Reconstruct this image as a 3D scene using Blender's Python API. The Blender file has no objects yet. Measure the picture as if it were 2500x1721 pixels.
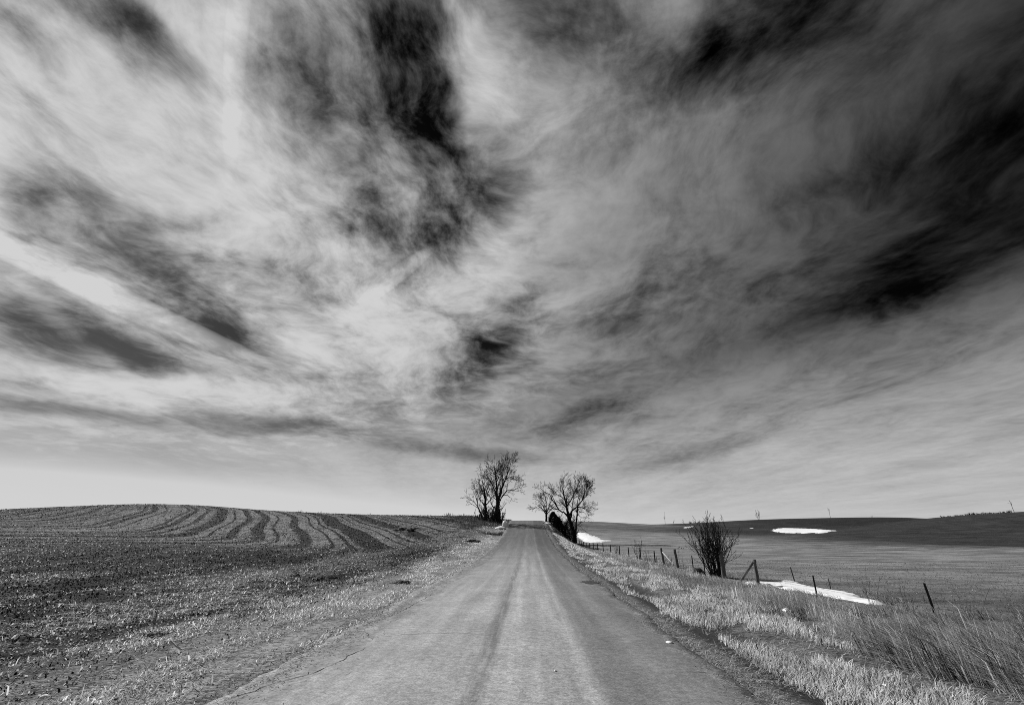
import bpy, math, random
import numpy as np
from mathutils import Vector, Matrix, Euler

# ============================================================ camera
scene = bpy.context.scene
W_PX, H_PX, F_PX, HORIZON = 2500.0, 1721.0, 1111.0, 1304.0
EYE = 1.75
TILT = math.atan((HORIZON - H_PX / 2) / F_PX)
cam_data = bpy.data.cameras.new("camera")
cam_data.sensor_fit = 'HORIZONTAL'
cam_data.sensor_width = 36.0
cam_data.lens = 36.0 * F_PX / W_PX
cam_data.clip_start = 0.05
cam_data.clip_end = 6000.0
camera = bpy.data.objects.new("camera", cam_data)
camera.location = (0, 0, EYE)
camera.rotation_euler = (math.pi / 2 + TILT, 0, 0)
scene.collection.objects.link(camera)
scene.camera = camera


def ray(px, py):
    """World direction seen at a point of the photograph (unit vector)."""
    x, y = (px - W_PX / 2) / F_PX, -(py - H_PX / 2) / F_PX
    return Vector((x, math.cos(TILT) - y * math.sin(TILT), math.sin(TILT) + y * math.cos(TILT))).normalized()


# ============================================================ sun, exposure
SUN_DIR = ray(377, 323)                                   # the veiled sun, high on the left
SUN_EL = math.asin(SUN_DIR.z)
SUN_AZ = math.atan2(SUN_DIR.x, SUN_DIR.y)                 # from +Y towards +X
sun_data = bpy.data.lights.new("sun", 'SUN')
sun_data.energy = 5.0
sun_data.angle = math.radians(0.6)
sun_data.color = (1.0, 1.0, 1.0)                          # a black and white photograph
sun = bpy.data.objects.new("sun", sun_data)
sun.rotation_euler = SUN_DIR.to_track_quat('Z', 'Y').to_euler()
sun.location = (0, 0, 60)
scene.collection.objects.link(sun)

scene.view_settings.view_transform = 'Standard'
scene.view_settings.look = 'None'
scene.view_settings.exposure = 0.0
scene.view_settings.gamma = 1.0
scene.render.engine = 'CYCLES'
scene.cycles.use_denoising = False
scene.cycles.use_adaptive_sampling = True                # the sky settles at once, the grass gets the samples
scene.cycles.adaptive_threshold = 0.01
scene.cycles.adaptive_min_samples = 12
scene.cycles.max_bounces = 5
scene.cycles.diffuse_bounces = 2
scene.cycles.transmission_bounces = 3
scene.cycles.filter_width = 0.95


# ============================================================ node helper
class NT:
    """Small wrapper for writing node trees as expressions."""
    def __init__(self, tree):
        self.t = tree
        tree.nodes.clear()

    def node(self, kind, **kw):
        n = self.t.nodes.new(kind)
        for k, v in kw.items():
            setattr(n, k, v)
        return n

    def put(self, sock, v):
        if isinstance(v, bpy.types.NodeSocket):
            self.t.links.new(v, sock)
        elif v is not None:
            sock.default_value = v

    def m(self, op, a, b=None, c=None, clamp=False):
        n = self.node('ShaderNodeMath', operation=op, use_clamp=clamp)
        for i, v in enumerate((a, b, c)):
            if v is not None:
                self.put(n.inputs[i], v)
        return n.outputs[0]

    def vm(self, op, a, b=None, c=None, scale=None):
        n = self.node('ShaderNodeVectorMath', operation=op)
        self.put(n.inputs[0], a)
        if b is not None:
            self.put(n.inputs[1], b)
        if c is not None:
            self.put(n.inputs[2], c)
        if scale is not None:
            self.put(n.inputs['Scale'], scale)
        return n.outputs['Value'] if op in ('LENGTH', 'DOT_PRODUCT', 'DISTANCE') else n.outputs['Vector']

    def xyz(self, v):
        n = self.node('ShaderNodeSeparateXYZ')
        self.put(n.inputs[0], v)
        return n.outputs

    def vec(self, x, y, z=0.0):
        n = self.node('ShaderNodeCombineXYZ')
        for i, v in enumerate((x, y, z)):
            self.put(n.inputs[i], v)
        return n.outputs[0]

    def step(self, v, lo, hi, a=0.0, b=1.0):
        n = self.node('ShaderNodeMapRange', interpolation_type='SMOOTHSTEP')
        for s, x in zip(('Value', 'From Min', 'From Max', 'To Min', 'To Max'), (v, lo, hi, a, b)):
            self.put(n.inputs[s], x)
        return n.outputs[0]

    def lin(self, v, lo, hi, a=0.0, b=1.0):
        n = self.node('ShaderNodeMapRange', interpolation_type='LINEAR')
        for s, x in zip(('Value', 'From Min', 'From Max', 'To Min', 'To Max'), (v, lo, hi, a, b)):
            self.put(n.inputs[s], x)
        return n.outputs[0]

    def noise(self, v, scale=1.0, detail=2.0, rough=0.5, dist=0.0, color=False, lac=2.0, dims='3D'):
        n = self.node('ShaderNodeTexNoise', noise_dimensions=dims)
        self.put(n.inputs['Vector'], v)
        n.inputs['Scale'].default_value = scale
        n.inputs['Detail'].default_value = detail
        n.inputs['Roughness'].default_value = rough
        n.inputs['Lacunarity'].default_value = lac
        n.inputs['Distortion'].default_value = dist
        return n.outputs['Color'] if color else n.outputs[0]

    def mix(self, f, a, b):
        """a + (b - a) * f for scalars."""
        n = self.node('ShaderNodeMix', data_type='FLOAT')
        self.put(n.inputs[0], f)
        self.put(n.inputs[2], a)
        self.put(n.inputs[3], b)
        return n.outputs[0]


# ============================================================ world: clear sky, cirrus, contrails
world = bpy.data.worlds.new("World")
scene.world = world
world.use_nodes = True
world.cycles.sampling_method = 'MANUAL'
world.cycles.sample_map_resolution = 256


def build_world():
    N = NT(world.node_tree)
    coord = N.node('ShaderNodeTexCoord').outputs['Generated']
    d = N.vm('NORMALIZE', coord)
    dx, dy, dz = N.xyz(d)

    # clear air: the sky model seen through a red filter (its red channel), as black and white film sees it
    sky = N.node('ShaderNodeTexSky', sky_type='NISHITA')
    sky.sun_disc = False
    sky.sun_elevation = SUN_EL
    sky.sun_rotation = SUN_AZ
    sky.altitude = 300.0
    sky.air_density = 1.0
    sky.dust_density = 0.25
    sky.ozone_density = 1.0
    sep = N.node('ShaderNodeSeparateColor')
    N.t.links.new(sky.outputs[0], sep.inputs[0])
    red = N.m('MULTIPLY', sep.outputs[0], SKY_STRENGTH)
    clear = N.m('MULTIPLY', N.m('POWER', red, SKY_GAMMA), SKY_GAIN)
    clear = N.m('MINIMUM', clear, 0.62)

    # cloud sheet: flat layer overhead, so its streaks run together towards the horizon
    h = N.m('ADD', N.m('MAXIMUM', dz, 0.0), 0.07)
    sheet = N.vec(N.m('DIVIDE', dx, h), N.m('DIVIDE', dy, h), 0.0)
    half = (0.5, 0.5, 0.5)
    warp = N.vm('SUBTRACT', N.noise(sheet, 1.1, 3, 0.5, color=True, dims='2D'), half)
    ws = N.vm('ADD', sheet, N.vm('SCALE', warp, scale=0.42))
    wx, wy, _ = N.xyz(ws)
    ca, sa = math.cos(STREAK), math.sin(STREAK)
    su = N.m('SUBTRACT', N.m('MULTIPLY', wx, ca), N.m('MULTIPLY', wy, sa))
    sv = N.m('ADD', N.m('MULTIPLY', wx, sa), N.m('MULTIPLY', wy, ca))
    streak = N.noise(N.vec(N.m('MULTIPLY', su, 2.1), N.m('MULTIPLY_ADD', sv, 0.62, 7.0)), 1.0, 8, 0.52, dims='2D')
    puff = N.noise(N.vm('MULTIPLY', ws, (4.2, 3.6, 0)), 1.0, 8, 0.65, dims='2D')

    mott = N.noise(N.vm('MULTIPLY', ws, (15.0, 11.0, 0)), 1.0, 5, 0.6, dims='2D')

    # large gaps and banks, placed by direction; their edges are torn by the same noise
    dt = N.vm('ADD', d, N.vm('SCALE', N.vm('SUBTRACT', N.noise(d, 3.4, 5, 0.52, color=True), half), scale=N.step(dz, 0.08, 0.5, TEAR * 0.25, TEAR)))

    def bank(vec, px, py, rx, ry, ang):
        """Elliptic patch of sky: centre and radii as in the photograph, turned by ang degrees."""
        c = ray(px, py)
        a = math.radians(ang)
        e1 = ray(px + math.cos(a) * 20, py - math.sin(a) * 20) - c
        e2 = ray(px - math.sin(a) * 20, py - math.cos(a) * 20) - c
        l1, l2 = e1.length / 20 * rx, e2.length / 20 * ry
        e1 = (e1 - c * e1.dot(c)).normalized()
        e2 = c.cross(e1).normalized()
        q1 = N.vm('DOT_PRODUCT', vec, tuple(e1 / l1))
        q2 = N.vm('DOT_PRODUCT', vec, tuple(e2 / l2))
        r2 = N.m('MULTIPLY_ADD', q1, q1, N.m('MULTIPLY', q2, q2))
        f = N.m('SUBTRACT', 1.0, r2, clamp=True)
        return f

    macro = None
    for (px, py, rx, ry, ang, w) in BANKS:
        f = bank(dt, px, py, rx * 1.15, ry * 1.15, ang)
        f = N.m('MULTIPLY', f, f)
        macro = N.m('MULTIPLY_ADD', f, w * (0.85 if w < 0 else 1.0), 0.60 if macro is None else macro)

    # density of the cloud sheet
    n_sum = N.m('MULTIPLY_ADD', N.m('SUBTRACT', streak, 0.5), 2.1, N.m('MULTIPLY', N.m('SUBTRACT', puff, 0.5), 1.25))
    n_sum = N.m('MULTIPLY_ADD', N.m('SUBTRACT', mott, 0.5), 0.85, n_sum)
    calm = N.step(dz, 0.02, 0.50, 0.16, 1.0)                        # the sheet smooths out far away
    dens = N.step(N.m('MULTIPLY_ADD', n_sum, calm, macro), -0.46, 1.16)
    ts = N.vm('MULTIPLY_ADD', N.vm('SUBTRACT', dt, d), (0.12, 0.12, 0.12), d)
    for (px, py, rx, ry, ang, w) in TRAILS:
        dens = N.m('MULTIPLY_ADD', N.m('POWER', bank(ts, px, py, rx, ry, ang), 0.7), w, dens)
    dens = N.m('MINIMUM', N.m('MAXIMUM', dens, 0.0), 1.0)

    # cloud brightness: strongest around the sun, weak away from it
    cs = N.m('MAXIMUM', N.vm('DOT_PRODUCT', d, tuple(SUN_DIR)), 0.0)
    glow = N.m('POWER', N.m('MULTIPLY_ADD', cs, 0.5, 0.5), GLOW_POW)
    halo = N.m('POWER', cs, 70.0)
    lit = N.m('MULTIPLY', N.m('MULTIPLY_ADD', glow, GLOW, LIT0), N.m('MULTIPLY_ADD', puff, 1.3, 0.37))
    lit = N.m('MULTIPLY_ADD', halo, 0.20, lit)
    lit = N.m('MAXIMUM', lit, N.step(dz, 0.0, 0.46, 0.72, 0.0))
    lit = N.m('SMOOTH_MIN', lit, 0.66, 0.2)
    val = N.mix(N.m('MULTIPLY', dens, 0.97), clear, lit)
    bg = N.node('ShaderNodeBackground')
    rgb = N.node('ShaderNodeCombineColor')
    for i in range(3):
        N.put(rgb.inputs[i], val)
    N.t.links.new(rgb.outputs[0], bg.inputs['Color'])
    bg.inputs['Strength'].default_value = 1.0
    out = N.node('ShaderNodeOutputWorld')
    N.t.links.new(bg.outputs[0], out.inputs['Surface'])


SKY_STRENGTH, SKY_GAMMA, SKY_GAIN = 0.10, 3.4, 1.0
TEAR = 0.26
GLOW_POW, GLOW, LIT0 = 6.3, 0.88, 0.006
STREAK = math.radians(-6.0)
# px, py, radius along, radius across, angle, weight   (photograph pixels; weight < 0 opens the sheet)
BANKS = [
    (1000, 80, 330, 190, 102, -0.38), (1030, 230, 270, 160, 100, -0.26), (1090, 40, 150, 90, 90, -0.25), (985, 390, 200, 140, 60, -0.42), (1390, 50, 260, 170, -20, -0.8),
    (1200, 150, 170, 80, 80, 0.22),
    (1780, 40, 420, 190, 25, -0.8), (1700, 190, 240, 100, 50, -0.4), (2400, 330, 520, 200, 22, -0.7), (2000, 480, 340, 110, 25, -0.4),
    (2330, 620, 480, 110, 22, -0.7), (2150, 120, 900, 380, 16, -0.34), (2150, 740, 340, 70, 18, -0.4), (2330, 90, 260, 100, 35, 0.2),
    (1140, 490, 180, 130, 30, -0.62), (1300, 790, 240, 105, 38, -0.7), (1120, 905, 230, 60, 25, -0.65), (1060, 330, 160, 100, 80, -0.25),
    (440, 670, 300, 130, -26, -1.0), (170, 520, 260, 130, -30, -0.7), (590, 800, 170, 80, -28, -0.9),
    (400, 140, 290, 105, -38, -0.6), (330, 40, 180, 80, -20, -0.6), (20, 490, 150, 130, 0, -0.65), (330, 800, 300, 55, -24, -0.85),
    (60, 795, 300, 75, -18, -0.85), (740, 210, 190, 200, 70, -0.12), (1010, 640, 170, 140, 40, -0.65), (880, 540, 160, 80, 0, -0.45),
    (640, 1040, 480, 34, -4, -0.7), (120, 978, 330, 28, -5, -0.8), (1340, 1040, 300, 60, 8, -0.5), (1130, 1105, 270, 24, -6, -0.6),
    (1700, 1120, 280, 40, 14, -0.4), (1480, 995, 160, 30, 14, -0.4), (250, 1130, 700, 90, -4, -0.5),
    (360, 330, 400, 150, -28, 0.28), (640, 440, 280, 170, -40, 0.4), (150, 200, 260, 110, -35, 0.08), (720, 560, 220, 120, -30, 0.25),
    (1330, 640, 330, 200, 40, 0.5), (1500, 880, 500, 130, 25, 0.45), (880, 830, 320, 130, -20, 0.5), (430, 930, 460, 55, -8, 0.75),
    (1600, 480, 420, 120, 28, 0.15),
]
TRAILS = [(585, 100, 400, 28, 86, 0.16), (575, 90, 420, 70, 86, 0.12), (280, 722, 520, 34, -24, 0.55), (845, 230, 190, 22, -76, 0.05), (960, 680, 130, 22, 38, 0.3)]
build_world()


# ============================================================ terrain height
rng = np.random.default_rng(11)
random.seed(5)
ROAD_X0, ROAD_K = -0.28, 0.0346           # the road's centre line: x = ROAD_X0 + ROAD_K * y
EDGE = 2.90                               # half width of the asphalt


def road_x(y):
    return ROAD_X0 + ROAD_K * y


def sstep(v, a, b):
    t = np.clip((v - a) / (b - a), 0, 1)
    return t * t * (3 - 2 * t)


_py = np.array([-200, -60, 0, 25, 35, 51, 66, 78, 88, 97, 104, 112, 125, 150, 200, 300, 1500.0])
_pz = np.array([0, 0, 0, 0.0, 0.12, 0.62, 1.55, 2.6, 3.6, 4.28, 4.45, 4.35, 3.7, 2.2, -1.0, -5.0, -8.0])
_gy = np.arange(-200, 1500, 0.5)
_gz = np.interp(_gy, _py, _pz)
_k = np.exp(-0.5 * (np.arange(-16, 17) * 0.5 / 3.0) ** 2)
_gz = np.convolve(np.pad(_gz, 16, mode='edge'), _k / _k.sum(), mode='valid')


def road_z(y):
    return np.interp(y, _gy, _gz)


def spot(px, py, Y):
    """Point seen at a place of the photograph, Y metres ahead."""
    d = ray(px, py)
    k = Y / d.y
    return (d.x * k, Y, EYE + d.z * k)


class Spline2D:
    """Thin-plate surface through height samples."""
    def __init__(self, pts):
        p = np.array(pts, float)
        self.c = p[:, :2] / 100.0
        n = len(p)
        K = self.u(self.c)
        P = np.c_[np.ones(n), self.c]
        A = np.zeros((n + 3, n + 3))
        A[:n, :n] = K + np.eye(n) * 1e-4
        A[:n, n:] = P
        A[n:, :n] = P.T
        b = np.zeros(n + 3)
        b[:n] = p[:, 2]
        self.w = np.linalg.solve(A, b)

    def u(self, q):
        r2 = ((q[:, None, :] - self.c[None]) ** 2).sum(-1)
        return 0.5 * r2 * np.log(r2 + 1e-12)

    def __call__(self, x, y):
        q = np.c_[np.ravel(x), np.ravel(y)] / 100.0
        n = len(self.c)
        out = np.empty(len(q))
        for i in range(0, len(q), 50000):
            s = q[i:i + 50000]
            out[i:i + 50000] = self.u(s) @ self.w[:n] + self.w[n] + s @ self.w[n + 1:]
        return out.reshape(np.shape(x))


left_pts = [(road_x(s) - 9, s, float(road_z(s)) + o) for s, o in
            ((-30, -.1), (0, -.08), (12, -.06), (25, 0), (40, .1), (55, .3), (70, .55), (85, .75), (97, .7), (110, .7), (130, 1.0))]
left_pts += [(-15, 0, -.1), (-40, -5, -.1), (-80, 0, -.1), (-15, 15, -.08), (-40, 15, .0), (-80, 20, .1), (-20, 35, .35), (-45, 35, .5), (-75, 38, .7),
             (-20, 60, 1.8), (-45, 60, 2.0), (-75, 62, 2.3), (-20, 85, 3.8), (-45, 85, 4.2), (-75, 86, 4.8), (-115, 85, 4.2)]
left_pts += [spot(*a) for a in ((0, 1250, 130), (200, 1240, 130), (380, 1231, 130), (500, 1234, 130), (650, 1246, 128), (800, 1254, 125),
                                (1000, 1260, 118), (1100, 1260, 113), (1190, 1267, 107))]
left_pts += [(-140, 165, 6.6), (-95, 165, 7.6), (-50, 160, 5.2), (-10, 150, 3.6), (-140, 240, 2), (-60, 240, 0), (0, 240, -2), (-260, 130, 3), (-200, 20, .5), (-260, 300, -1), (-60, 420, -4), (-300, 0, 0)]
right_pts = [(road_x(s) + 10, s, z) for s, z in ((-30, -.27), (0, -.27), (10, -.27), (20, -.28), (35, -.3), (50, -.32), (70, -.36), (90, -.4), (108, -.2), (130, .6))]
right_pts += [(20, -10, -.35), (30, 8, -.42), (16, 20, -.36), (25, 25, -.47), (50, 22, -.48), (75, 10, -.4), (30, 50, -.5), (60, 50, -.42), (95, 40, -.2), (50, 72, -.2)]
right_pts += [spot(*a) for a in ((1440, 1330, 95), (1440, 1312, 118), (1450, 1291, 150), (1440, 1273, 190), (1560, 1311, 120), (1560, 1296, 160), (1560, 1279, 210),
                                 (1650, 1321, 100), (1650, 1303, 140), (1640, 1292, 165), (1640, 1281, 215), (1780, 1320, 100), (1780, 1308, 130), (1780, 1291, 170),
                                 (1790, 1278, 215), (1900, 1322, 95), (1960, 1303, 140), (1960, 1292, 165), (1900, 1269, 225), (2020, 1265.5, 232),
                                 (2079, 1294, 115), (2208, 1274, 135), (2300, 1262, 145), (2500, 1254, 150), (2079, 1326, 80), (2208, 1324, 80), (2300, 1329, 76), (2500, 1332, 76),
                                 (2208, 1286, 180), (2208, 1263, 240), (2400, 1277, 200), (2500, 1282, 200))]
right_pts += [(20, 320, 3), (120, 330, 4), (240, 330, 5), (320, 150, 7), (320, 20, 1), (150, 0, .5), (100, 480, -2), (300, 480, -2)]
left_surf, right_surf = Spline2D(left_pts), Spline2D(right_pts)


def _hash(ix, iy, seed):
    h = (ix * 374761393 + iy * 668265263 + seed * 1442695041).astype(np.int64) & 0x7fffffff
    h = ((h ^ (h >> 13)) * 1274126177) & 0x7fffffff
    return ((h ^ (h >> 16)) & 0xffff) / 65535.0


def vnoise(x, y, seed=0):
    ix, iy = np.floor(x).astype(np.int64), np.floor(y).astype(np.int64)
    fx, fy = x - ix, y - iy
    fx, fy = fx * fx * (3 - 2 * fx), fy * fy * (3 - 2 * fy)
    a, b = _hash(ix, iy, seed), _hash(ix + 1, iy, seed)
    c, d = _hash(ix, iy + 1, seed), _hash(ix + 1, iy + 1, seed)
    return (a + (b - a) * fx) * (1 - fy) + (c + (d - c) * fx) * fy - 0.5


def fbm(x, y, seed=0, oct=4, rough=0.5):
    s, amp = 0, 1.0
    for i in range(oct):
        s = s + amp * vnoise(x * 2 ** i + 17.3 * i, y * 2 ** i - 9.1 * i, seed + i)
        amp *= rough
    return s


def ground_z(x, y):
    """Height of the land (the asphalt lies on it)."""
    x, y = np.asarray(x, float), np.asarray(y, float)
    t = x - road_x(y)
    rz = road_z(y)
    far = sstep(np.hypot(x, y - 60), 330, 520)
    L = left_surf(x, y) * (1 - far) - 3.0 * far
    R = right_surf(x, y) * (1 - far) - 3.0 * far
    # clods and tussocks, finer near by
    fade = 1 - sstep(np.hypot(x, y), 40, 90)
    L = L + fade * (0.10 * fbm(x / 0.7, y / 0.7, 3) + 0.09 * fbm(t / 2.2, y / 7.0, 8)) * sstep(-t, 3.2, 7)
    R = R + fade * 0.16 * fbm(x / 0.8, y / 0.8, 21) * sstep(t, 5.5, 8) * (1 - 0.85 * sstep(t, 9, 11)) + 0.04 * fade * fbm(x / 6, y / 6, 31) * sstep(t, 9, 14)
    base = rz - 0.03 * sstep(np.abs(t), EDGE - 0.2, EDGE + 0.6) - 0.05 * (1 - sstep(np.abs(t), EDGE - 0.9, EDGE - 0.3))
    ditch = -0.16 * np.exp(-((t - 4.3) / 0.7) ** 2) * (1 - sstep(y, 40, 70))
    zl = base + (L - base) * sstep(-t, 3.0, 9.0)
    zr = base + (R - base) * sstep(t, 3.0, 9.0) + ditch
    return np.where(t < 0, zl, zr)


def hit(px, py, far=420.0):
    """Where the line of sight through a place of the photograph meets the land."""
    d = ray(px, py)
    Y = np.concatenate([np.arange(1.5, 60, 0.05), np.arange(60, far, 0.25)])
    k = Y / d.y
    x, z = d.x * k, EYE + d.z * k
    g = ground_z(x, Y)
    i = int(np.argmax(z < g)) if (z < g).any() else len(Y) - 1
    return Vector((x[i], Y[i], g[i]))


# ============================================================ mesh helpers
def link(o, parent=None):
    scene.collection.objects.link(o)
    if parent is not None:
        o.parent = parent
    return o


def mesh_np(name, verts, quads=None, tris=None, attrs=None, smooth=False):
    verts = np.asarray(verts, np.float32)
    me = bpy.data.meshes.new(name)
    nq = 0 if quads is None else len(quads)
    nt = 0 if tris is None else len(tris)
    me.vertices.add(len(verts))
    me.vertices.foreach_set('co', verts.ravel())
    me.loops.add(nq * 4 + nt * 3)
    me.polygons.add(nq + nt)
    idx = []
    if nq:
        idx.append(np.asarray(quads).ravel())
    if nt:
        idx.append(np.asarray(tris).ravel())
    me.loops.foreach_set('vertex_index', np.concatenate(idx).astype(np.int32))
    start = np.concatenate([np.arange(nq) * 4, nq * 4 + np.arange(nt) * 3]).astype(np.int32)
    me.polygons.foreach_set('loop_start', start)
    if smooth:
        me.polygons.foreach_set('use_smooth', np.ones(nq + nt, bool))
    for k, v in (attrs or {}).items():
        me.attributes.new(k, 'FLOAT', 'POINT').data.foreach_set('value', np.asarray(v, np.float32))
    me.update(calc_edges=True)
    return me


def grid_quads(nr, nc):
    i = np.arange((nr - 1) * (nc - 1))
    a = (i // (nc - 1)) * nc + i % (nc - 1)
    return np.stack([a, a + 1, a + nc + 1, a + nc], 1)


def obj(name, me, mat, parent=None):
    o = bpy.data.objects.new(name, me)
    if mat is not None and not me.materials:
        me.materials.append(mat)
    return link(o, parent)


def tag(o, label=None, cat=None, group=None, kind=None):
    for k, v in (('label', label), ('category', cat), ('group', group), ('kind', kind)):
        if v:
            o[k] = v
    return o


def thing(name, loc, label, cat, group=None):
    o = bpy.data.objects.new(name, None)
    o.location = loc
    o.empty_display_size = 0.3
    link(o)
    return tag(o, label, cat, group)


# ============================================================ materials
def new_mat(name):
    m = bpy.data.materials.new(name)
    m.use_nodes = True
    return m, NT(m.node_tree)


def finish(N, col, rough=0.85, bump=None, strength=0.5, dist=0.02, spec=0.3):
    b = N.node('ShaderNodeBsdfPrincipled')
    rgb = N.node('ShaderNodeCombineColor')
    for i in range(3):
        N.put(rgb.inputs[i], col)
    N.t.links.new(rgb.outputs[0], b.inputs['Base Color'])
    N.put(b.inputs['Roughness'], rough)
    b.inputs['Specular IOR Level'].default_value = spec
    if bump is not None:
        n = N.node('ShaderNodeBump')
        n.inputs['Strength'].default_value = strength
        n.inputs['Distance'].default_value = dist
        N.put(n.inputs['Height'], bump)
        N.t.links.new(n.outputs[0], b.inputs['Normal'])
    out = N.node('ShaderNodeOutputMaterial')
    N.t.links.new(b.outputs[0], out.inputs['Surface'])


def place(N):
    """World position and road coordinates (offset from the centre line, distance along)."""
    P = N.node('ShaderNodeNewGeometry').outputs['Position']
    x, y, z = N.xyz(P)
    t = N.m('SUBTRACT', N.m('SUBTRACT', x, ROAD_X0), N.m('MULTIPLY', y, ROAD_K))
    return P, x, y, z, t


def mat_road():
    m, N = new_mat("asphalt")
    P, x, y, z, t = place(N)
    wob = N.m('MULTIPLY', N.m('SUBTRACT', N.noise(N.vec(0.0, N.m('MULTIPLY', y, 0.22), 2.0), 1.0, 2), 0.5), 0.18)
    tw = N.m('ADD', t, wob)
    along = N.vec(N.m('MULTIPLY', t, 3.0), N.m('MULTIPLY', y, 0.12), 0.0)
    st = N.noise(along, 1.0, 6, 0.6)
    blot = N.noise(P, 0.55, 5, 0.6)
    grit = N.noise(P, 38.0, 4, 0.8)
    grit2 = N.noise(P, 11.0, 5, 0.75)
    col = N.mix(N.step(tw, 0.75, 1.35), 0.245, 0.145)                     # bleached crown, darker right lane
    def band(c, w, amt, col, soft=1.0):
        b = N.m('SUBTRACT', 1.0, N.m('ABSOLUTE', N.m('DIVIDE', N.m('SUBTRACT', tw, c), w)), clamp=True)
        return N.m('MULTIPLY_ADD', N.m('MULTIPLY', N.m('POWER', b, soft), amt), N.m('MULTIPLY_ADD', st, 1.6, 0.2), col)
    oil = N.m('MULTIPLY', N.step(y, 14.0, 44.0, -0.11, -0.02), N.step(N.noise(N.vec(N.m('MULTIPLY', t, 9.0), N.m('MULTIPLY', y, 0.5), 5.0), 1.0, 5, 0.65), 0.30, 0.62))
    for c0, w0 in ((-0.43, 0.11), (-0.31, 0.09)):
        b0 = N.m('SUBTRACT', 1.0, N.m('ABSOLUTE', N.m('DIVIDE', N.m('SUBTRACT', tw, c0), w0)), clamp=True)
        col = N.m('MULTIPLY_ADD', N.m('POWER', b0, 0.6), oil, col)
    col = band(-0.05, 0.28, 0.085, col)
    col = band(-0.85, 0.30, 0.03, col)
    col = band(0.98, 0.16, 0.10, col)
    col = band(0.45, 0.4, 0.03, col)
    col = band(-1.75, 0.5, 0.03, col)
    col = band(-2.45, 0.20, 0.03, col)
    col = band(1.95, 0.25, 0.035, col)
    col = N.m('MULTIPLY', col, N.m('MULTIPLY_ADD', st, 1.1, 0.48))
    col = N.m('MULTIPLY', col, N.m('MULTIPLY_ADD', blot, 0.9, 0.56))
    col = N.m('MULTIPLY', col, N.m('MULTIPLY_ADD', grit, 2.6, -0.26))
    col = N.m('MULTIPLY', col, N.m('MULTIPLY_ADD', grit2, 1.9, 0.07))
    edge_wear = N.m('MULTIPLY', N.step(tw, -2.7, -2.05, 1.0, 0.0), N.step(N.noise(N.vm('MULTIPLY', P, (3.0, 1.2, 1.0)), 1.0, 5, 0.7), 0.36, 0.66))
    col = N.m('MULTIPLY', col, N.mix(edge_wear, 1.0, 0.5))
    # pale scuffs and salt marks across the lanes
    sc = N.noise(N.vec(N.m('MULTIPLY', x, 1.3), N.m('MULTIPLY', y, 3.5), 0.0), 1.0, 6, 0.65)
    col = N.m('ADD', col, N.step(sc, 0.62, 0.78, 0.0, 0.11))
    # shade on the climb painted into the colour: asphalt darkens uphill
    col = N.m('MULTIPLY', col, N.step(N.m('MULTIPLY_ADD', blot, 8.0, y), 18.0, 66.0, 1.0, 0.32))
    # crumbled rim: asphalt gives way to grit, earth and washed-in straw
    rim = N.node('ShaderNodeAttribute', attribute_name='rim').outputs['Fac']
    torn = N.noise(N.vm('MULTIPLY', P, (3.5, 1.6, 1.0)), 1.0, 6, 0.72)
    crumble = N.step(N.m('MULTIPLY_ADD', N.m('SUBTRACT', torn, 0.5), 0.42, rim), 0.84, 0.97)
    speck = N.noise(P, 24.0, 5, 0.85)
    rcol = N.m('MULTIPLY', N.step(N.m('MULTIPLY_ADD', torn, 0.5, speck), 0.62, 0.95, 0.03, 0.34), N.step(y, 20.0, 60.0, 1.0, 0.6))
    col = N.mix(crumble, col, rcol)
    finish(N, col, 0.8, N.m('MULTIPLY_ADD', grit2, 0.5, grit), 0.55, 0.01, 0.35)
    return m


def tillage(x, y):
    """The same passes for the stubble that stands on the field: 1 on a wheel track, 0 between."""
    wob = 1.1 * np.sin(x * .09 + y * .035) + .35 * np.sin(-.17 * x + 1.3 + .10 * y)
    up = x + (y - 45) * .5 + np.maximum(y - 85, 0) ** 2 * .004
    low = -17 - 1.2 * (y - 41)
    h = np.maximum(9.0 - np.abs(up - low), 0) / 9.0
    F = np.maximum(up, low) + h * h * h * 9.0 / 6 + wob
    v = (F + .75 * np.sin(F * .83)) / 2.7
    fr, rnd = v % 1, (np.floor(v) * 0.618034) % 1
    edge = np.minimum(fr, 1 - fr)
    return np.maximum((edge < .07 + .08 * rnd), (rnd > .70) & (fr > .42)).astype(float)


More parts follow.
